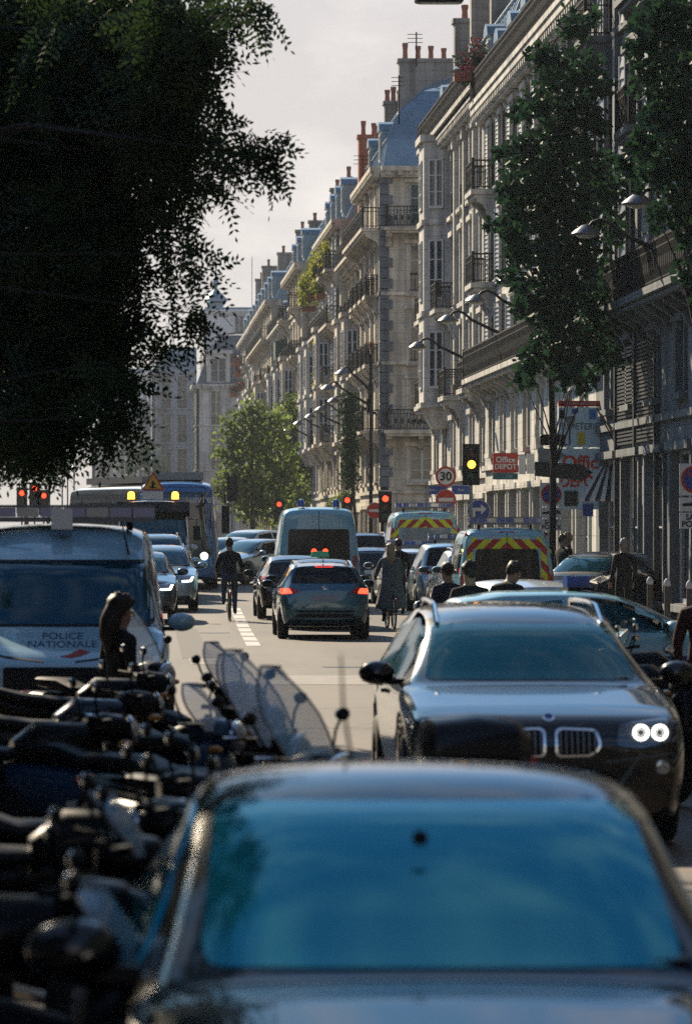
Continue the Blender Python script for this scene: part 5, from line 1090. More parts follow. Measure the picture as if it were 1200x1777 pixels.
# --- near tree, pinnate leaves, hanging over the street
t1 = thing('locust_tree', 'big dark feathery leaved tree filling the upper left corner', 'tree', (-4.2, 42, .13))
core = [(60, 60, 190, 2), (200, 70, 160, 0), (300, 60, 90, -2), (40, 260, 200, 2), (190, 230, 165, 1), (290, 200, 85, -1), (60, 450, 190, 2), (150, 410, 115, 0), (60, 620, 130, 1), (150, 560, 70, 0), (85, 715, 85, 0), (20, 760, 60, 1), (190, 690, 45, -1), (-60, 400, 260, 3)]
edge = [(345, 60, 48, -1), (350, 130, 30, -2), (385, 200, 26, -2), (330, 280, 60, 0), (375, 318, 36, -1), (410, 262, 40, -2), (450, 262, 42, -2), (478, 275, 24, -2), (400, 18, 34, -1), (440, 14, 26, -1), (470, 22, 16, -1), (365, 20, 40, -1), (262, 370, 48, 0), (305, 395, 34, -1), (330, 440, 28, -1), (350, 470, 22, -2), (285, 480, 32, 0), (232, 440, 38, 0), (238, 520, 27, 0), (345, 545, 24, -1), (320, 560, 18, -1), (288, 605, 26, -1), (265, 615, 14, -1), (205, 600, 40, 0), (190, 640, 40, 0), (225, 740, 26, -1), (205, 760, 34, -1), (150, 780, 36, 0), (90, 775, 40, 0), (60, 800, 30, 0), (225, 560, 30, 0), (310, 330, 45, 0)]
core = [(x, y - (22 if y > 590 else 0), r, q) for x, y, r, q in core]; edge = [(x, y - (18 if y > 680 else 0), r, q) for x, y, r, q in edge]
pc = blobs(core, 42, 1.1, 950); pe = blobs(edge, 42, 1.0, 340)
def pinnate(name, m, parent, pos, n_l=9, L=.26, s=.05):
    "compound leaves: pairs of leaflets along a drooping rachis, one mesh"
    n = len(pos); a = rng.normal(size=(n, 3)); a[:, 2] -= .7; a /= np.linalg.norm(a, axis=1)[:, None]
    b = np.cross(a, rng.normal(size=(n, 3)) + np.array([0, 0, .5])); b /= np.linalg.norm(b, axis=1)[:, None]
    Vs = []
    for k in range(n_l):
        t = k / (n_l - 1)
        for sg in ((-1, 1) if k < n_l - 1 else (0,)):
            p = pos + a * L * t; p = p.copy(); p[:, 2] -= .25 * L * t * t
            dr = (b * sg * .85 + a * .5) if sg else a.copy(); dr = dr + rng.normal(size=(n, 3)) * .12
            w = np.cross(dr, np.cross(a, b)); w /= np.linalg.norm(w, axis=1)[:, None]
            sz = s * (1 - .35 * abs(t - .45)) * rng.uniform(.85, 1.15, n)[:, None]
            Vs.append(np.stack([p, p + dr * sz * .5 + w * sz * .22, p + dr * sz, p + dr * sz * .5 - w * sz * .22], 1))
    V = np.concatenate(Vs).reshape(-1, 3); q = len(V) // 4
    me = bpy.data.meshes.new(name); me.vertices.add(len(V)); me.vertices.foreach_set('co', V.astype(np.float32).ravel())
    me.loops.add(len(V)); me.loops.foreach_set('vertex_index', np.arange(len(V), dtype=np.int32)); me.polygons.add(q)
    me.polygons.foreach_set('loop_start', np.arange(0, 4 * q, 4, dtype=np.int32)); me.update(calc_edges=True); me.materials.append(m)
    return link(name, me, parent)
wl = lambda L_, d: [(PX(x, d + dd), d + dd, PZ(y, d + dd)) for x, y, r, dd in L_]
def local(o): o.matrix_parent_inverse = Matrix.Translation(o.parent.location).inverted(); return o
for o in (pinnate('crown', LEAF1, t1, pc, 8, .40, .10), pinnate('crown', LEAF1, t1, pe, 8, .36, .088)): local(o)
limbs(t1, [(-4.2, 42, .1), (-4.1, 42, 2.2), (-3.8, 42, 4.0), (-3.2, 42, 5.6), (-2.3, 41.8, 7.0), (-1.3, 41.5, 8.4)], wl([core[k] for k in (1, 4, 7)], 42) + wl(edge[3:9:2] + edge[12:18:2] + edge[19:26:3], 42), .16, BARK)
for o in t1.children:
    if o.name.startswith(('trunk', 'limb')): local(o)
def tree(label, x, d, blob, dd, m, dens, ls, dep=.8, z0=.13, r0=.16, aspect=.75, group=None, name='plane_tree', top=None):
    root = thing(name, label, 'tree', (x, d, z0), 0, group); p = blobs(blob, dd, dep, dens)
    local(leaves('crown', m, root, p, ls, .25, aspect)); tz = top or PZ(min(b[1] for b in blob), dd) - .8
    cx = PX(sum(b[0] for b in blob) / len(blob), dd)
    limbs(root, [(x, d, z0), (x + .05, d, z0 + tz * .25), (x * .8 + cx * .2, d, tz * .5), (x * .5 + cx * .5, d, tz * .75), (cx, d, tz)], wl(blob[::2], dd), r0, BARK)
    for o in root.children:
        if o.name.startswith(('trunk', 'limb')): local(o)
    return root
R1 = [(995, 45, 40, 0), (960, 110, 45, 0), (1005, 130, 60, 1), (1040, 150, 30, 0), (930, 95, 22, 0), (985, 190, 70, 0), (1035, 215, 35, 0), (935, 185, 40, -1), (900, 190, 22, -1), (905, 260, 36, 0), (960, 270, 75, 0), (1030, 290, 45, 1), (868, 268, 20, -1), (880, 320, 34, 0), (930, 350, 75, 0), (1000, 360, 75, 0), (885, 385, 36, 0), (960, 430, 80, 0), (900, 440, 36, 0), (1020, 440, 50, 0), (880, 480, 20, -1), (985, 510, 80, 0), (925, 520, 46, 0), (1030, 520, 40, 1), (900, 540, 24, -1), (960, 590, 60, 0), (1015, 600, 50, 0), (925, 620, 34, 0), (985, 645, 40, 0), (1035, 570, 40, 1), (905, 655, 20, 0), (1060, 330, 36, 2), (1065, 400, 30, 2), (1050, 500, 36, 2), (1055, 620, 34, 2), (1010, 655, 36, 1)]
R1 = [(x, y, r * .84, q) for x, y, r, q in R1]
R1 += [(x + random.uniform(-1, 1) * r * 1.1, y + random.uniform(-1, 1) * r * 1.0, r * random.uniform(.25, .45), q - 1) for x, y, r, q in R1 if x < 1000]
tree('leafy plane tree hiding the shuttered facade and two wall lamps', 9.95, 93.4, R1, 92.6, LEAF2, 700, .22, r0=.085)
R2 = [(1150, 30, 60, 0), (1190, 60, 60, 0), (1110, 70, 30, 0), (1125, 130, 40, 0), (1180, 160, 55, 0), (1210, 120, 60, 1), (1145, 200, 40, 0), (1115, 245, 34, -1), (1180, 250, 50, 0), (1090, 285, 22, -1), (1140, 300, 45, 0), (1200, 310, 50, 0), (1170, 370, 34, 0), (1205, 400, 40, 0), (1140, 375, 22, -1), (1195, 470, 26, 0), (1215, 520, 24, 0), (1230, 250, 70, 0)]
tree('second plane tree cut by the right edge above the near building', 10.6, 72.5, R2, 71.5, LEAF2, 750, .2)
for k, (x_, d_, tx) in enumerate(((-5.6, 33, 'next unseen street tree towards the viewpoint past the feathery tree'), (-5.7, 24, 'unseen street tree shading the middle of the scooter row'), (-5.6, 15, 'unseen street tree shading the nearest scooters'), (-5.6, 5, 'unseen street tree beside the viewpoint'))):  # out of view, added to shade the scooters
    rt = thing('locust_tree', tx, 'tree', (x_, d_, .13)); bl = [(x_ + 4.0 * random.uniform(-.6, 1.35), d_ + random.uniform(-3.4, 3.4), random.uniform(4.6, 9.5), random.uniform(1.0, 1.7)) for _ in range(26)]
    pts = np.concatenate([np.array(b[:3]) + (lambda q: q / np.linalg.norm(q, axis=1)[:, None] * (rng.uniform(0, 1, len(q)) ** .4)[:, None] * b[3])(rng.normal(size=(700, 3))) for b in bl]); lim = 2.15 + .1307 * pts[:, 1] + .9; pts = pts[(pts[:, 0] < -1.6) | ((pts[:, 2] > lim) & (pts[:, 0] < (.9 if d_ > 20 else -.1)))]  # crowns shaped above the view to block sky light over the scooters
    local(leaves('crown', LEAF1, rt, pts, .22, .3, .6)); limbs(rt, [(x_, d_, .13), (x_, d_, 2.5), (x_ + .2, d_, 4.5), (x_ + .1, d_, 6.5)], [b[:3] for b in bl if b[0] < -2.2], .2, BARK)
    for o in rt.children:
        if o.name.startswith(('trunk', 'limb')): local(o)
M1 = [(440, 715, 28, 0), (410, 740, 34, 0), (470, 735, 34, 0), (395, 780, 26, 0), (435, 780, 46, 0), (480, 790, 40, 0), (400, 825, 34, 0), (445, 840, 50, 0), (495, 830, 36, 0), (420, 870, 40, 0), (470, 880, 44, 0), (385, 850, 18, 0)]
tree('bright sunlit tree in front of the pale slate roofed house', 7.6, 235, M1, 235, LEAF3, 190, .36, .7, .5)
M2 = [(505, 705, 24, 0), (525, 735, 26, 0), (490, 750, 30, 0), (515, 780, 36, 0), (500, 820, 40, 0), (530, 810, 24, 0), (520, 850, 30, 0), (490, 870, 34, 0)]
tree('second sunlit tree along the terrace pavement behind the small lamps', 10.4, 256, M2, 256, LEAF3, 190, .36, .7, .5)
LT = [(120, 720, 60, 0), (60, 740, 60, 0), (100, 790, 60, 0), (150, 800, 40, 0), (40, 800, 50, 0), (170, 760, 30, 0)]
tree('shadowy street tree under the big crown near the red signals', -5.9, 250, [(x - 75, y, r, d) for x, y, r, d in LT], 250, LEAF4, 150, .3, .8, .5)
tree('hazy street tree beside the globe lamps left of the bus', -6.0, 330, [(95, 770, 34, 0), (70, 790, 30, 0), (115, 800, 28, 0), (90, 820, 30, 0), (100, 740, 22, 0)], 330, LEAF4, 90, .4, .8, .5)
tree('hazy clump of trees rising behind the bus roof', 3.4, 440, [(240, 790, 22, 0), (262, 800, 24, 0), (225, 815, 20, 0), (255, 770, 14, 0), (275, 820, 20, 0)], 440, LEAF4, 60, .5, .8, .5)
tree('dark narrow ivy clad column tree at the side street corner', 10.75, 186, [(606, 690 + 18 * k, 17 + (k % 3) * 2, 0) for k in range(9)], 186, LEAF1, 900, .16, .8, .5, .1, name='columnar_tree')
tree('small sunny bush at the foot of the ivy column', 9.9, 181, [(585, 868, 14, 0), (598, 862, 12, 0), (577, 876, 10, 0)], 181, LEAF3, 900, .14, .8, .5, .04, name='street_bush')
def planter(label, cl, d, m, ls, dens=1500, fl=None):
    x, y, r, _ = cl[0]; root = thing('balcony_plant', label, 'plant', (PX(x, d), d, PZ(y, d) - r * d / F), 0, 'plants on the balconies')
    local(leaves('foliage', m, root, blobs(cl, d, .9, dens), ls, .1, .7))
    if fl: local(leaves('blossom', fl, root, blobs(cl[:max(2, len(cl) * 2 // 3)], d - .15, .9, dens * .5), ls * .8, .0, .9))
    b = MB(); b.box(PX(x, d) - .4, PX(x, d) + .4, d - .2, d + .2, PZ(y, d) - r * d / F - .3, PZ(y, d) - r * d / F + .02); local(b.build('planter_box', POT, root)); return root
LEAF5 = leafmat('leaf_yellow', (.32, .33, .06), .45)
PINK = mat('petal_pink', (.55, .12, .13), .6, var=.3)
planter('pink flowering shrub spilling over the top balcony rail', [(808, 105, 20, 0), (828, 85, 20, 0), (800, 125, 15, 0), (818, 120, 18, 0), (806, 140, 13, 0), (832, 105, 16, 0)], 132.6, LEAF2, .13, 900, PINK)
for k, (x, y, r, d) in enumerate(((578, 436, 22, 224), (560, 455, 20, 232), (545, 485, 22, 236), (560, 490, 16, 230), (535, 515, 14, 236.5), (572, 560, 14, 225), (566, 585, 14, 226), (562, 655, 14, 227), (566, 675, 10, 226), (590, 648, 8, 219))):
    planter(['yellow green top balcony bush nearest the brick chimney', 'second top balcony bush beside the yellow green one', 'large top balcony bush hanging lowest', 'small bush between the two larger top balcony ones', 'last top balcony bush toward the far end', 'climber on the middle balcony, upper clump', 'climber on the middle balcony, lower clump', 'orange tinged bush on the lower balcony', 'small clump under the orange tinged bush', 'single pot plant on the lower balcony side'][k], [(x, y, r * 1.2, 0), (x + r * .6, y - r * .5, r * .9, 0), (x - r * .6, y + r * .6, r * .9, 0)], d, LEAF5, .24, 520)
for k, (x, y, r, d) in enumerate(((655, 450, 11, 192), (668, 460, 9, 189), (648, 500, 8, 194), (655, 585, 9, 190), (672, 632, 8, 186.5))):
    planter(['upper window box on the corner mansard building', 'second window box beside the upper one at the corner', 'pot plant on the small middle balcony at the corner', 'window box over the first floor of the corner building', 'flower pot on the low wrapped balcony'][k], [(x, y, r, 0), (x + r * .7, y + r * .3, r * .6, 0)], d, LEAF3, .14, 900)
for k, (x, y, r) in enumerate(((408, 622, 7), (412, 640, 8), (405, 675, 9), (415, 665, 7))):
    planter(['highest pink flower pot at the terrace end', 'second pink flower pot from the top at the terrace end', 'lowest pink flower pot at the terrace end', 'green and pink pot just above the lowest one'][k], [(x, y, r, 0), (x + 4, y + 3, r, 0)], 385, LEAF2, .25, 300, PINK)
# roof aerials
for k, (x, y0, y1, d, w) in enumerate(((629, 266, 300, 196, .45), (437, 445, 515, 398, 0), (692, 130, 175, 158, .3), (722, 55, 75, 158, .35))):
    a = MB(); X = PX(x, d); a.tube([(X, d, PZ(y1 + 40, d)), (X, d, PZ(y0, d))], .03, 5)
    for j in range(3 if w else 0): zz_ = PZ(y0 + 4 + 7 * j, d); a.tube([(X - w, d, zz_), (X + w * .7, d, zz_)], .014, 4)
    tag(a.build('roof_aerial', IRON, None), ['television aerial over the corner mansard', 'tall mast on the far terrace roofs', 'aerial beside the dark chimney pots', 'small aerial by the topmost chimney wall'][k], 'aerial')
for k, (px, py) in enumerate(((108, 812), (117, 808), (128, 814))):
    gl = thing('globe_lamp', ['globe lamp left of its pair beyond the red signals', 'tallest globe lamp beyond the red signals', 'globe lamp nearest the bus side beyond the red signals'][k], 'street lamp', (PX(px, 300), 300 + k, .45), 0, 'globe lamps beyond the red signals')
    b = MB(); b.tube([(0, 0, 0), (0, 0, PZ(py, 300) - .7)], .06, 6); b.build('post', IRON, gl); b = MB(); b.sphere((0, 0, PZ(py, 300) - .45), .26, 10, 6); b.build('globe', mat('globe_white', (.75, .74, .7), .4), gl, True)
# ================================================================== people
SKIN = mat('skin', (.30, .19, .14), .6); HAIRD = mat('hair_dark', (.018, .013, .010), .6); HAIRF = mat('hair_fair', (.30, .20, .10), .6); HAIRG = mat('hair_grey', (.25, .24, .22), .6)
CLK = mat('cloth_black', (.012, .013, .015), .9, var=.3); CNAVY = mat('cloth_navy', (.02, .028, .05), .9, var=.2); CGREY = mat('cloth_grey', (.09, .10, .105), .9, var=.2); JEAN = mat('denim', (.05, .075, .13), .9, var=.2); CRED = mat('cloth_maroon', (.045, .010, .009), .9, var=.2); SHOE = mat('shoe', (.015, .014, .013), .6)
BASE = dict(pel=(0, 0, .95), sp=(0, .01, 1.16), ch=(0, 0, 1.36), nk=(0, -.01, 1.49), hl=(0, .02, 1.57), hm=(0, .025, 1.655), ht=(0, .01, 1.73))
def person(label, loc, rz, top, legs, hair, h=1.75, pose=None, long_hair=False, lean=0., head_cover=None, group=None, hair_big=1.):
    root = thing('person', label, 'person', loc, rz, group); j = {k: Vector(v) for k, v in BASE.items()}
    for s, n in ((-1, 'l'), (1, 'r')):
        j['sh' + n] = Vector((s * .185, -.01, 1.41)); j['el' + n] = Vector((s * .25, -.03, 1.13)); j['wr' + n] = Vector((s * .25, .09, .90)); j['ha' + n] = Vector((s * .245, .13, .82))
        j['hi' + n] = Vector((s * .095, 0, .90)); j['kn' + n] = Vector((s * .11, .03, .50)); j['an' + n] = Vector((s * .115, -.02, .09)); j['to' + n] = Vector((s * .13, .14, .035))
    for k, v in (pose or {}).items(): j[k] = Vector(v)
    E = [('pel', 'sp'), ('sp', 'ch'), ('ch', 'nk'), ('nk', 'hl'), ('hl', 'hm'), ('hm', 'ht')]
    for n in 'lr': E += [('ch', 'sh' + n), ('sh' + n, 'el' + n), ('el' + n, 'wr' + n), ('wr' + n, 'ha' + n), ('pel', 'hi' + n), ('hi' + n, 'kn' + n), ('kn' + n, 'an' + n), ('an' + n, 'to' + n)]
    rad = dict(pel=(.16, .12), sp=(.14, .11), ch=(.17, .125), nk=(.06, .06), hl=(.075, .085), hm=(.078, .098), ht=(.055, .07))
    for n in 'lr': rad.update({'sh' + n: (.072, .072), 'el' + n: (.05, .05), 'wr' + n: (.034, .034), 'ha' + n: (.03, .042), 'hi' + n: (.098, .1), 'kn' + n: (.066, .068), 'an' + n: (.046, .046), 'to' + n: (.045, .035)})
    ks = list(j); idx = {k: i for i, k in enumerate(ks)}; me = bpy.data.meshes.new('body'); me.from_pydata([j[k] for k in ks], [(idx[a], idx[b]) for a, b in E], [])
    def md(o):
        o.modifiers.new('k', 'SKIN'); u = o.modifiers.new('s', 'SUBSURF'); u.levels = 2; u.render_levels = 2
        sv = o.data.skin_vertices[0].data
        for k in ks: sv[idx[k]].radius = rad[k]; sv[idx[k]].use_root = (k == 'pel')
    r = tmpeval(me, [md]); mats = [top, legs, SKIN, SHOE]
    # fingers and thumb, a nose and ears join the same body mesh
    bm = bmesh.new(); bm.from_mesh(r); ex = MB()
    for s, n in ((-1, 'l'), (1, 'r')):
        w, hnd = j['wr' + n], j['ha' + n]; ax = (hnd - w).normalized(); lat = ax.cross(Vector((0, 0, 1))); lat = lat.normalized() if lat.length > .1 else Vector((0, 1, 0)); bend = ax.cross(lat) * (-.35)
        for i, L_ in enumerate((.07, .08, .075, .06)):
            b0 = hnd + lat * (.012 + .018 * (i - 2)); ex.tube([b0, b0 + ax * L_ * .55, b0 + ax * L_ * .9 + bend * L_ * .6], [.0095, .009, .007], 5)
        ex.tube([hnd - ax * .02 + lat * .03, hnd + ax * .015 + lat * .055, hnd + ax * .05 + lat * .06], [.011, .010, .008], 5)
    hm = j['hm']; fx = (j['hm'] - j['hl']).normalized(); fw = Vector((0, 1, 0)); fw = (fw - fx * fw.dot(fx)).normalized(); sd = fw.cross(fx)
    ex.tube([hm + fw * .085 + fx * .012, hm + fw * .118 - fx * .028, hm + fw * .09 - fx * .04], [.009, .014, .008], 6)
    for s in (-1, 1): ex.sphere(hm + sd * s * .078 - fw * .005, (.014, .022, .032), 8, 5)
    em = ex.mesh('x'); bm.from_mesh(em); bm.to_mesh(r); bm.free(); bpy.data.meshes.remove(em); r.materials.clear()
    for q in mats: r.materials.append(q)
    def near(p):
        best = min(E, key=lambda e: (p - (j[e[0]] + j[e[1]]) / 2).length - .5 * (j[e[1]] - j[e[0]]).length * .5); return best
    for p in r.polygons:
        a, b = near(Vector(p.center)); t = a[:2] + b[:2]
        p.material_index = 2 if (b[:2] in ('hm', 'ht', 'hl') or b[:2] == 'ha') else 3 if b[:2] == 'to' else 1 if b[:2] in ('kn', 'an', 'hi') else 0; p.use_smooth = True
    sc = h / 1.75; root.scale = (sc, sc, sc); link('body', r, root)
    for s in (-1, 1):
        b = MB(); b.sphere(hm + fw * .098 + sd * s * .03 + fx * .008, (.012, .008, .008), 8, 5); b.build('eye', BLACK, root, True)
    b = MB(); b.obox(hm + fw * .097 - fx * .068, (.045, .008, .01)); b.build('mouth', mat('lips', (.25, .10, .09), .6), root)
    hb = MB(); n = 14; rows = 7
    for i in range(rows):                                     # hair cap, open at the face
        pass
    c = hm + fx * .03 - fw * .022; hr = .094 * hair_big; vs_ = []; fs = []
    for i in range(rows + 1):
        th = math.pi * .84 * i / rows
        for k in range(n):
            a = 2 * math.pi * k / n; face = math.cos(a) * .5 + .5; th2 = th * (1 - .60 * face); rr = hr * (1 + .13 * random.uniform(-1, 1) * (i > 0))
            vs_.append(c + (sd * math.sin(a) * .92 + fw * math.cos(a) * 1.12) * rr * (math.sin(th2) if th2 < 1.57 else 1 - .3 * (th2 - 1.57)) + fx * rr * 1.15 * math.cos(th2))
    for i in range(rows):
        for k in range(n): fs.append((i * n + k, i * n + (k + 1) % n, (i + 1) * n + (k + 1) % n, (i + 1) * n + k))
    hb.add(vs_, fs)
    if long_hair:
        hb.tube([c - fw * .05, c - fw * .095 - fx * .12, c - fw * .11 - fx * .26, c - fw * .1 - fx * .40], [.09, .10, .085, .03], 10)
    hb.build('hair', hair, root, True, fix=False); return root
SEAT = dict(pel=(0, -.12, 1.0), sp=(0, -.06, 1.2), ch=(0, .03, 1.40), nk=(0, .06, 1.53), hl=(0, .09, 1.61), hm=(0, .1, 1.695), ht=(0, .085, 1.77))
def ride(up='r'):
    p = dict(SEAT)
    for s, n in ((-1, 'l'), (1, 'r')):
        hi_ = n == up
        p['sh' + n] = (s * .185, .03, 1.44); p['el' + n] = (s * .27, .17, 1.2); p['wr' + n] = (s * .27, .40, 1.08); p['ha' + n] = (s * .27, .47, 1.06)
        p['hi' + n] = (s * .1, -.1, .96); p['kn' + n] = (s * .12, .22, .78 if hi_ else .60); p['an' + n] = (s * .12, .08 if not hi_ else .16, .22 if not hi_ else .42); p['to' + n] = (s * .13, .24 if not hi_ else .32, .17 if not hi_ else .38)
    return p
def bicycle(label, loc, rz):
    root = thing('bicycle', label, 'bicycle', loc, rz); r = .335
    for y in (-.52, .54):
        b = MB(); N = 24; b.tube([(0, y + r * math.cos(2 * math.pi * k / N), r + r * math.sin(2 * math.pi * k / N)) for k in range(N + 1)], .021, 6, False); w = b.build('wheel', RUB, root, True)
        b = MB()
        for k in range(10): a = math.pi * k / 10; b.tube([(0, y + r * math.cos(a), r + r * math.sin(a)), (0, y - r * math.cos(a), r - r * math.sin(a))], .003, 3)
        b.build('spokes', CHROME, w)
        b = MB(); b.tube([(0, y + (r + .035) * math.cos(R(a)), r + (r + .035) * math.sin(R(a))) for a in range(20, 190, 17)], .026, 5); b.build('mudguard', BLACK, root)
    b = MB(); b.tube([(0, .54, .335), (0, .42, .85), (0, .38, 1.02)], .018, 6); b.tube([(0, .41, .82), (0, -.12, .80)], .018, 6); b.tube([(0, .42, .75), (0, 0, .28)], .02, 6); b.tube([(0, 0, .28), (0, -.16, .88)], .018, 6); b.tube([(0, 0, .28), (0, -.52, .335), (0, -.14, .78)], .012, 6); b.build('frame', mat('bike_paint', (.03, .035, .04), .4), root, True)
    b = MB(); b.tube([(-.3, .38, 1.04), (-.2, .45, 1.05), (0, .42, 1.03), (.2, .45, 1.05), (.3, .38, 1.04)], .014, 6); b.build('handlebar', IRON, root, True)
    b = MB(); b.sphere((0, -.2, .92), (.1, .15, .045), 10, 6); b.build('saddle', BLACK, root, True)
    b = MB(); b.tube([(-.16, .03, .2), (-.06, .03, .2), (-.06, -.02, .36), (.06, -.02, .36), (.16, -.02, .36)], .012, 5); b.build('pedals', IRON, root)
    b = MB(); b.sphere((0, -.9, .62), (.035, .02, .035), 8, 5); b.build('rear_reflector', RED, root, True); return root
x, d = PX(398, 91), 91
bicycle('city bicycle ridden by the man in black on the dashed line', (x, d, GZ(d)), 0); person('man in dark jacket and jeans cycling away along the dashed line', (x, d, GZ(d)), 0, CLK, JEAN, HAIRD, 1.8, ride('l'))
x, d = PX(680, 85), 85.5
bicycle('bicycle under the woman in the long grey coat', (x, d, 0), R(4)); w_ = person('woman with loose fair hair in a long grey coat cycling away', (x, d, 0), R(4), CGREY, CLK, HAIRF, 1.74, ride('r'), True)
b = MB(); b.lathe([(.19, 1.40), (.20, 1.25), (.20, 1.1), (.25, .9), (.29, .7), (.33, .52), (.34, .42)], (0, -.1, 0), n=18, cap=False); b.v = [(x_ * (1 + .05 * math.sin(7 * math.atan2(y_, x_))), y_, z_ + .03 * math.sin(5 * math.atan2(y_, x_))) for x_, y_, z_ in b.v]; b.build('coat', CGREY, w_, True)
person('dark clothed man standing just behind the woman cyclist', (PX(691, 96), 96, GZ(96)), R(15), CLK, CNAVY, HAIRD, 1.78)
person('short haired person in a navy jacket by the silver people carrier', (PX(776, 53), 53, 0), R(25), CNAVY, JEAN, HAIRD, 1.66)
person('broad shouldered man in black directly behind the black sport utility', (PX(815, 47), 47, 0), R(10), CLK, CLK, HAIRD, 1.72, hair_big=1.05)
person('hunched dark figure in front of the lower chevron van window', (PX(880, 49), 49, 0), R(-40), CLK, CLK, HAIRD, 1.73, dict(hl=(0, .1, 1.54), hm=(0, .14, 1.61), ht=(0, .15, 1.69), nk=(0, .05, 1.48)), hair_big=1.08)
person('man in black talking on the pavement, farther of two', (10.35, 93.5, .13), R(90), CLK, JEAN, HAIRF, 1.86); person('person in dark coat talking on the pavement, nearer of two', (10.12, 92.6, .13), R(-70), CLK, CLK, HAIRD, 1.82)
person('grey haired man in black standing before the louvred screen', (10.15, 81.5, .13), R(20), CLK, CLK, HAIRG, 1.76)
person('person in a maroon top at the right edge behind the motorcycles', (PX(1224, 35), 35, 0), R(-20), CRED, JEAN, HAIRF, 1.73)
person('dark haired woman in black between the scooters and the police van', (PX(208, 32), 32.2, 0), R(-60), CLK, CLK, HAIRD, 1.56, long_hair=True, hair_big=1.35)
# ================================================================== scooters and motorcycles
def loft(secs, n=12, ex=2.6):
    "hull through superellipse sections (y, zc, half width, half height)"
    b = MB(); vs_ = []
    for y, zc, hw, hh in secs:
        for k in range(n):
            a = 2 * math.pi * k / n; c_, s_ = math.cos(a), math.sin(a)
            vs_.append((hw * math.copysign(abs(c_) ** (2 / ex), c_), y, zc + hh * math.copysign(abs(s_) ** (2 / ex), s_)))
    m = len(secs); b.add(vs_, [(i * n + k, i * n + (k + 1) % n, (i + 1) * n + (k + 1) % n, (i + 1) * n + k) for i in range(m - 1) for k in range(n)] + [tuple(range(n - 1, -1, -1)), tuple((m - 1) * n + k for k in range(n))]); return b
PSC_CASE = mat('case_black', (.006, .006, .007), .4, spec=.2, coat=.3)
CLEAR = mat('scooter_screen', (.88, .95, 1.), .12, spec=.8, alpha=.32); SMOKE = mat('smoked_screen', (.3, .5, .62), .1, spec=.8, alpha=.4)  # pale blue base colours carry the sky glare on the screens
def scooter(label, x, d, rz, paint, screen=1., case=False, moto=False, sm=None, round_lamp=False, tilt=0., mat_case=None, lift=0.):
    root = thing('motorcycle' if moto else 'motor_scooter', label, 'motorcycle' if moto else 'scooter', (x, d, GZ(d)), rz, 'two wheelers parked in rows'); root.rotation_euler = (0, R(tilt), rz)
    wr = .31 if moto else .25
    wheel(root, 0, .68, wr, .12); wheel(root, 0, -.62, wr, .14)
    b = MB()
    for s in (-1, 1): b.tube([(s * .085, .69, wr), (s * .085, .50, .78), (s * .06, .42, .98)], .022, 6)
    b.build('fork', IRON, root, True)
    loft([(.98, wr + .1, .03, .02), (.88, wr + .2, .085, .05), (.68, wr + .29, .095, .05), (.48, wr + .2, .085, .06), (.42, wr + .1, .05, .04)]).build('front_mudguard', paint, root, True)
    if moto:
        loft([(.40, .82, .05, .06), (.30, .88, .14, .12), (.0, .88, .15, .13), (-.14, .82, .1, .08)]).build('fuel_tank', paint, root, True)
        loft([(.35, .5, .1, .12), (.15, .48, .2, .2), (-.15, .46, .2, .2), (-.3, .48, .1, .12)]).build('engine', IRON, root, True)
        loft([(-.1, .82, .09, .04), (-.3, .82, .14, .05), (-.6, .86, .13, .05), (-.85, .93, .08, .04)]).build('seat', BLACK, root, True)
        loft([(-.2, .72, .1, .08), (-.6, .76, .1, .08), (-.92, .86, .05, .05)]).build('tail', paint, root, True)
        b = MB(); b.tube([(.13, .3, .35), (.16, 0, .25), (.2, -.4, .35), (.22, -.85, .48)], [.03, .03, .05, .06], 8); b.build('exhaust', CHROME, root, True)
    else:
        loft([(.56, .62, .06, .16), (.50, .64, .19, .27), (.42, .66, .21, .30), (.34, .64, .19, .28), (.30, .6, .14, .24)]).build('front_apron', paint, root, True)
        b = MB(); b.box(-.17, .17, -.12, .36, .27, .33); b.build('footboard', BLACK, root)
        loft([(.0, .48, .13, .16), (-.15, .54, .19, .2), (-.5, .58, .19, .19), (-.8, .66, .13, .12), (-.92, .7, .06, .06)]).build('tail_body', paint, root, True)
        loft([(.02, .76, .09, .03), (-.1, .79, .14, .05), (-.35, .79, .15, .055), (-.5, .84, .14, .06), (-.76, .86, .09, .04)]).build('seat', BLACK, root, True)
    b = MB(); b.tube([(-.36, .26, 1.04), (-.25, .33, 1.03), (-.1, .42, 1.0), (.1, .42, 1.0), (.25, .33, 1.03), (.36, .26, 1.04)], .016, 7); b.build('handlebar', IRON, root, True)
    loft([(.58, .94, .06, .05), (.52, .95, .12, .09), (.4, .97, .13, .09), (.3, .97, .09, .06)]).build('headlamp_housing', paint if not round_lamp else BLACK, root, True)
    b = MB(); b.sphere((0, .575, .94), (.095, .045, .085), 14, 8); b.build('headlight', LENS, root, True)
    for s in (-1, 1):
        b = MB(); b.tube([(s * .24, .33, 1.03), (s * .30, .30, 1.14), (s * .34, .30, 1.2)], .008, 5); a_ = b.build('mirror_arm', IRON, root)
        b = MB(); b.sphere((s * .36, .30, 1.22), (.052, .02, .034), 12, 6); b.build('mirror', BLACK, root, True); b = MB(); b.sphere((s * .36, .284, 1.22), (.046, .012, .029), 12, 6); b.build('mirror_glass', CHROME, a_, True)
        b = MB(); b.sphere((s * .19, .5, .88), (.035, .05, .025), 8, 5); b.build('indicator', mat('indicator_amber', (.5, .2, .02), .25, coat=.6), root, True)
    b = MB(); b.tube([(.1 * math.cos(2 * math.pi * k / 16), .565, .94 + .09 * math.sin(2 * math.pi * k / 16)) for k in range(17)], .011, 5); b.build('headlight_rim', CHROME, root, True)
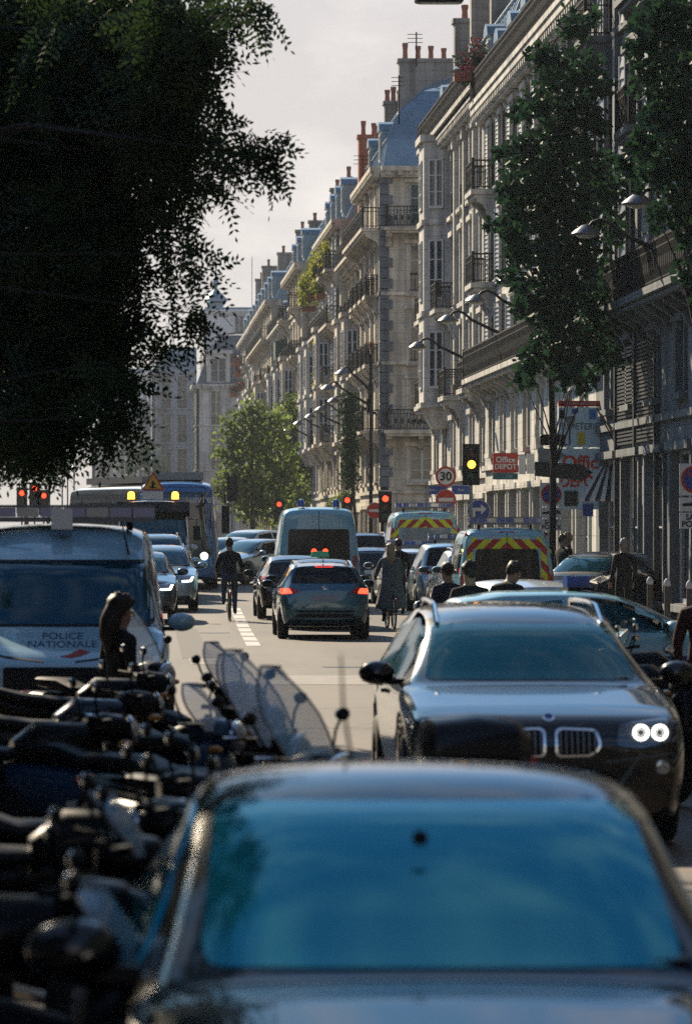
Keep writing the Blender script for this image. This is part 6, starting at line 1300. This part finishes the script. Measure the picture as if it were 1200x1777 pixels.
    for s in (-1, 1): b = MB(); b.tube([(s * .16, .42, 1.02), (s * .27, .40, 1.03), (s * .36, .33, 1.03)], .008, 5); b.build('brake_lever', CHROME, root, True)
    b = MB(); b.tube([(.0, .5, .9), (.06, .45, .6), (.1, .2, .35)], .008, 5); b.tube([(-.2, .36, 1.02), (-.1, .5, .85), (-.07, .6, .5)], .006, 5); b.build('cable', RUB, root)
    if screen:
        b = MB(); n = 8; m = 7; H = .44 * screen; g2 = []
        for i in range(m):
            t = i / (m - 1); hw = (.16 + .055 * math.sin(math.pi * min(1, t * 1.1))) * math.sqrt(max(.06, 1 - max(0, (t - .45) / .55) ** 2.4))
            for k in range(n + 1):
                u = -1 + 2 * k / n; g2.append((hw * u, .52 - .30 * t * screen - .09 * u * u, .98 + H * t))
        vs_ = g2 + [(a, y - .006, z) for a, y, z in g2]; q = len(g2); fs = []
        for i in range(m - 1):
            for k in range(n): a = i * (n + 1) + k; fs += [(a, a + 1, a + n + 2, a + n + 1), (a + q, a + n + 1 + q, a + n + 2 + q, a + 1 + q)]
        b.add(vs_, fs); b.build('windscreen', sm or CLEAR, root, True)
        e = MB(); rim = [g2[i * (n + 1)] for i in range(m)] + [g2[(m - 1) * (n + 1) + k] for k in range(1, n + 1)] + [g2[i * (n + 1) + n] for i in range(m - 2, -1, -1)]; e.tube(rim, .007, 5); e.build('screen_rim', GREYM, root, True)
    if case:
        loft([(y, z + lift, a, c) for y, z, a, c in ((-.58, 1.07, .10, .08), (-.62, 1.08, .19, .14), (-.8, 1.09, .20, .15), (-.96, 1.08, .19, .14), (-1.02, 1.06, .13, .10))], 16, 3.4).build('top_case', mat_case or PSC_CASE, root, True)
        b = MB(); b.box(-.14, .14, -1.035, -1.0, 1.02 + lift, 1.07 + lift); b.build('case_reflector', RED, root); b = MB(); b.box(-.08, .08, -.9, -.6, .86, .93 + lift); b.build('case_rack', IRON, root)
    b = MB(); b.sphere((0, -.93, .74), (.09, .035, .04), 10, 6); b.build('tail_light', RED, root, True)
    b = MB(); b.box(-.09, .09, -1.0, -.985, .48, .62); b.build('number_plate', SIGNW, root); b = MB(); b.tube([(.0, -.9, .7), (0, -.985, .6)], .02, 5); b.build('plate_bracket', BLACK, root)
    b = MB(); b.tube([(-.1, -.02, .3), (-.22, -.05, .0)], .014, 5); b.build('side_stand', IRON, root); return root
E90 = R(-90); PSC = mat('scooter_black', (.004, .0045, .005), .38, spec=.12, coat=.12)
SB = mat('scooter_blue', (.012, .04, .09), .3, spec=.2, coat=.4); SW = mat('scooter_white', (.5, .52, .54), .25, coat=1.)
scooter('scooter with the tallest clear windscreen farthest along the left row', PX(195, 33.3), 33.3, E90 - R(38), PSC, 1.4)
scooter('black motorcycle with a round chrome headlamp before the police van', PX(165, 30.5), 30.6, E90 + R(12), PSC, 0, moto=True, round_lamp=True)
scooter('scooter third from the far end of the left row, smoked screen', PX(320, 28.6), 28.8, E90 - R(30), PSC, .8, sm=SMOKE)
scooter('navy motorcycle low in the left row behind a smoked screen scooter', PX(130, 27), 27.0, E90 + R(16), PNAVY, 0, moto=True, round_lamp=True)
scooter('dark scooter with a short clear screen in the middle of the left row', PX(345, 25.6), 25.4, E90 - R(35), PSC, .85)
scooter('dark motorcycle with a raked seat at the left edge', PX(60, 23.6), 23.7, E90 + R(12), PSC, 0, moto=True)
scooter('scooter with a wide pale windscreen left of the front pair', PX(375, 22), 21.9, E90 - R(40), PSC, 1.15)
scooter('scooter with a smoked curved windscreen nearest the road', PX(435, 19.9), 20.0, E90 - R(42), PSC, 1.1, sm=SMOKE)
scooter('black scooter third from the front of the left row', PX(160, 18), 18.1, E90 + R(8), PSC, 0, case=True)
scooter('dark motorcycle second from the front of the left row', PX(110, 16.2), 16.3, E90 + R(6), PSC, 0, moto=True)
scooter('black scooter beside the front saloon roof', PX(20, 14.4), 14.4, E90 + R(5), PSC, .5, sm=SMOKE)
scooter('black motorcycle beside the front saloon windscreen', PX(-70, 12.7), 12.6, E90, PSC, 0, moto=True)
scooter('nearest black scooter in the bottom left corner', PX(-60, 11), 10.9, E90, PSC, .45, sm=SMOKE)
scooter('blue fronted scooter between the front pair and the middle of the row', PX(250, 23.2), 23.4, E90 - R(20), SB, .6)
scooter('scooter with a black top case just beyond the front saloon roof', PX(478, 16.2), 16.2, R(95), PSC, 0, case=True, lift=.16)
scooter('dark motorcycle standing behind the wing mirror of the sport utility', 4.42, 33.6, R(60), PSC, 0, moto=True, round_lamp=True)
scooter('scooter with a grey top case at the right edge by the sport utility', 4.62, 30.6, R(35), PSC, 0, case=True, mat_case=PGREY)
scooter('motorcycle leaning at the kerb behind the grey top case scooter', 4.95, 37.2, R(70), PSC, .5, moto=True, sm=SMOKE)
# ================================================================== haze
hz = MB(); hz.box(-420, 420, -60, 950, -1.5, 60); ho = hz.build('haze', None or bpy.data.materials.new('haze_air')); tag(ho, kind='stuff', label='thin pale summer haze filling the street')
hm_ = ho.data.materials[0]; hm_.use_nodes = True; nt = hm_.node_tree; nt.nodes.clear(); o_ = nt.nodes.new('ShaderNodeOutputMaterial'); v_ = nt.nodes.new('ShaderNodeVolumePrincipled')
v_.inputs['Color'].default_value = (.80, .90, 1., 1); v_.inputs['Density'].default_value = .0002; v_.inputs['Anisotropy'].default_value = 0.; nt.links.new(v_.outputs['Volume'], o_.inputs['Volume'])
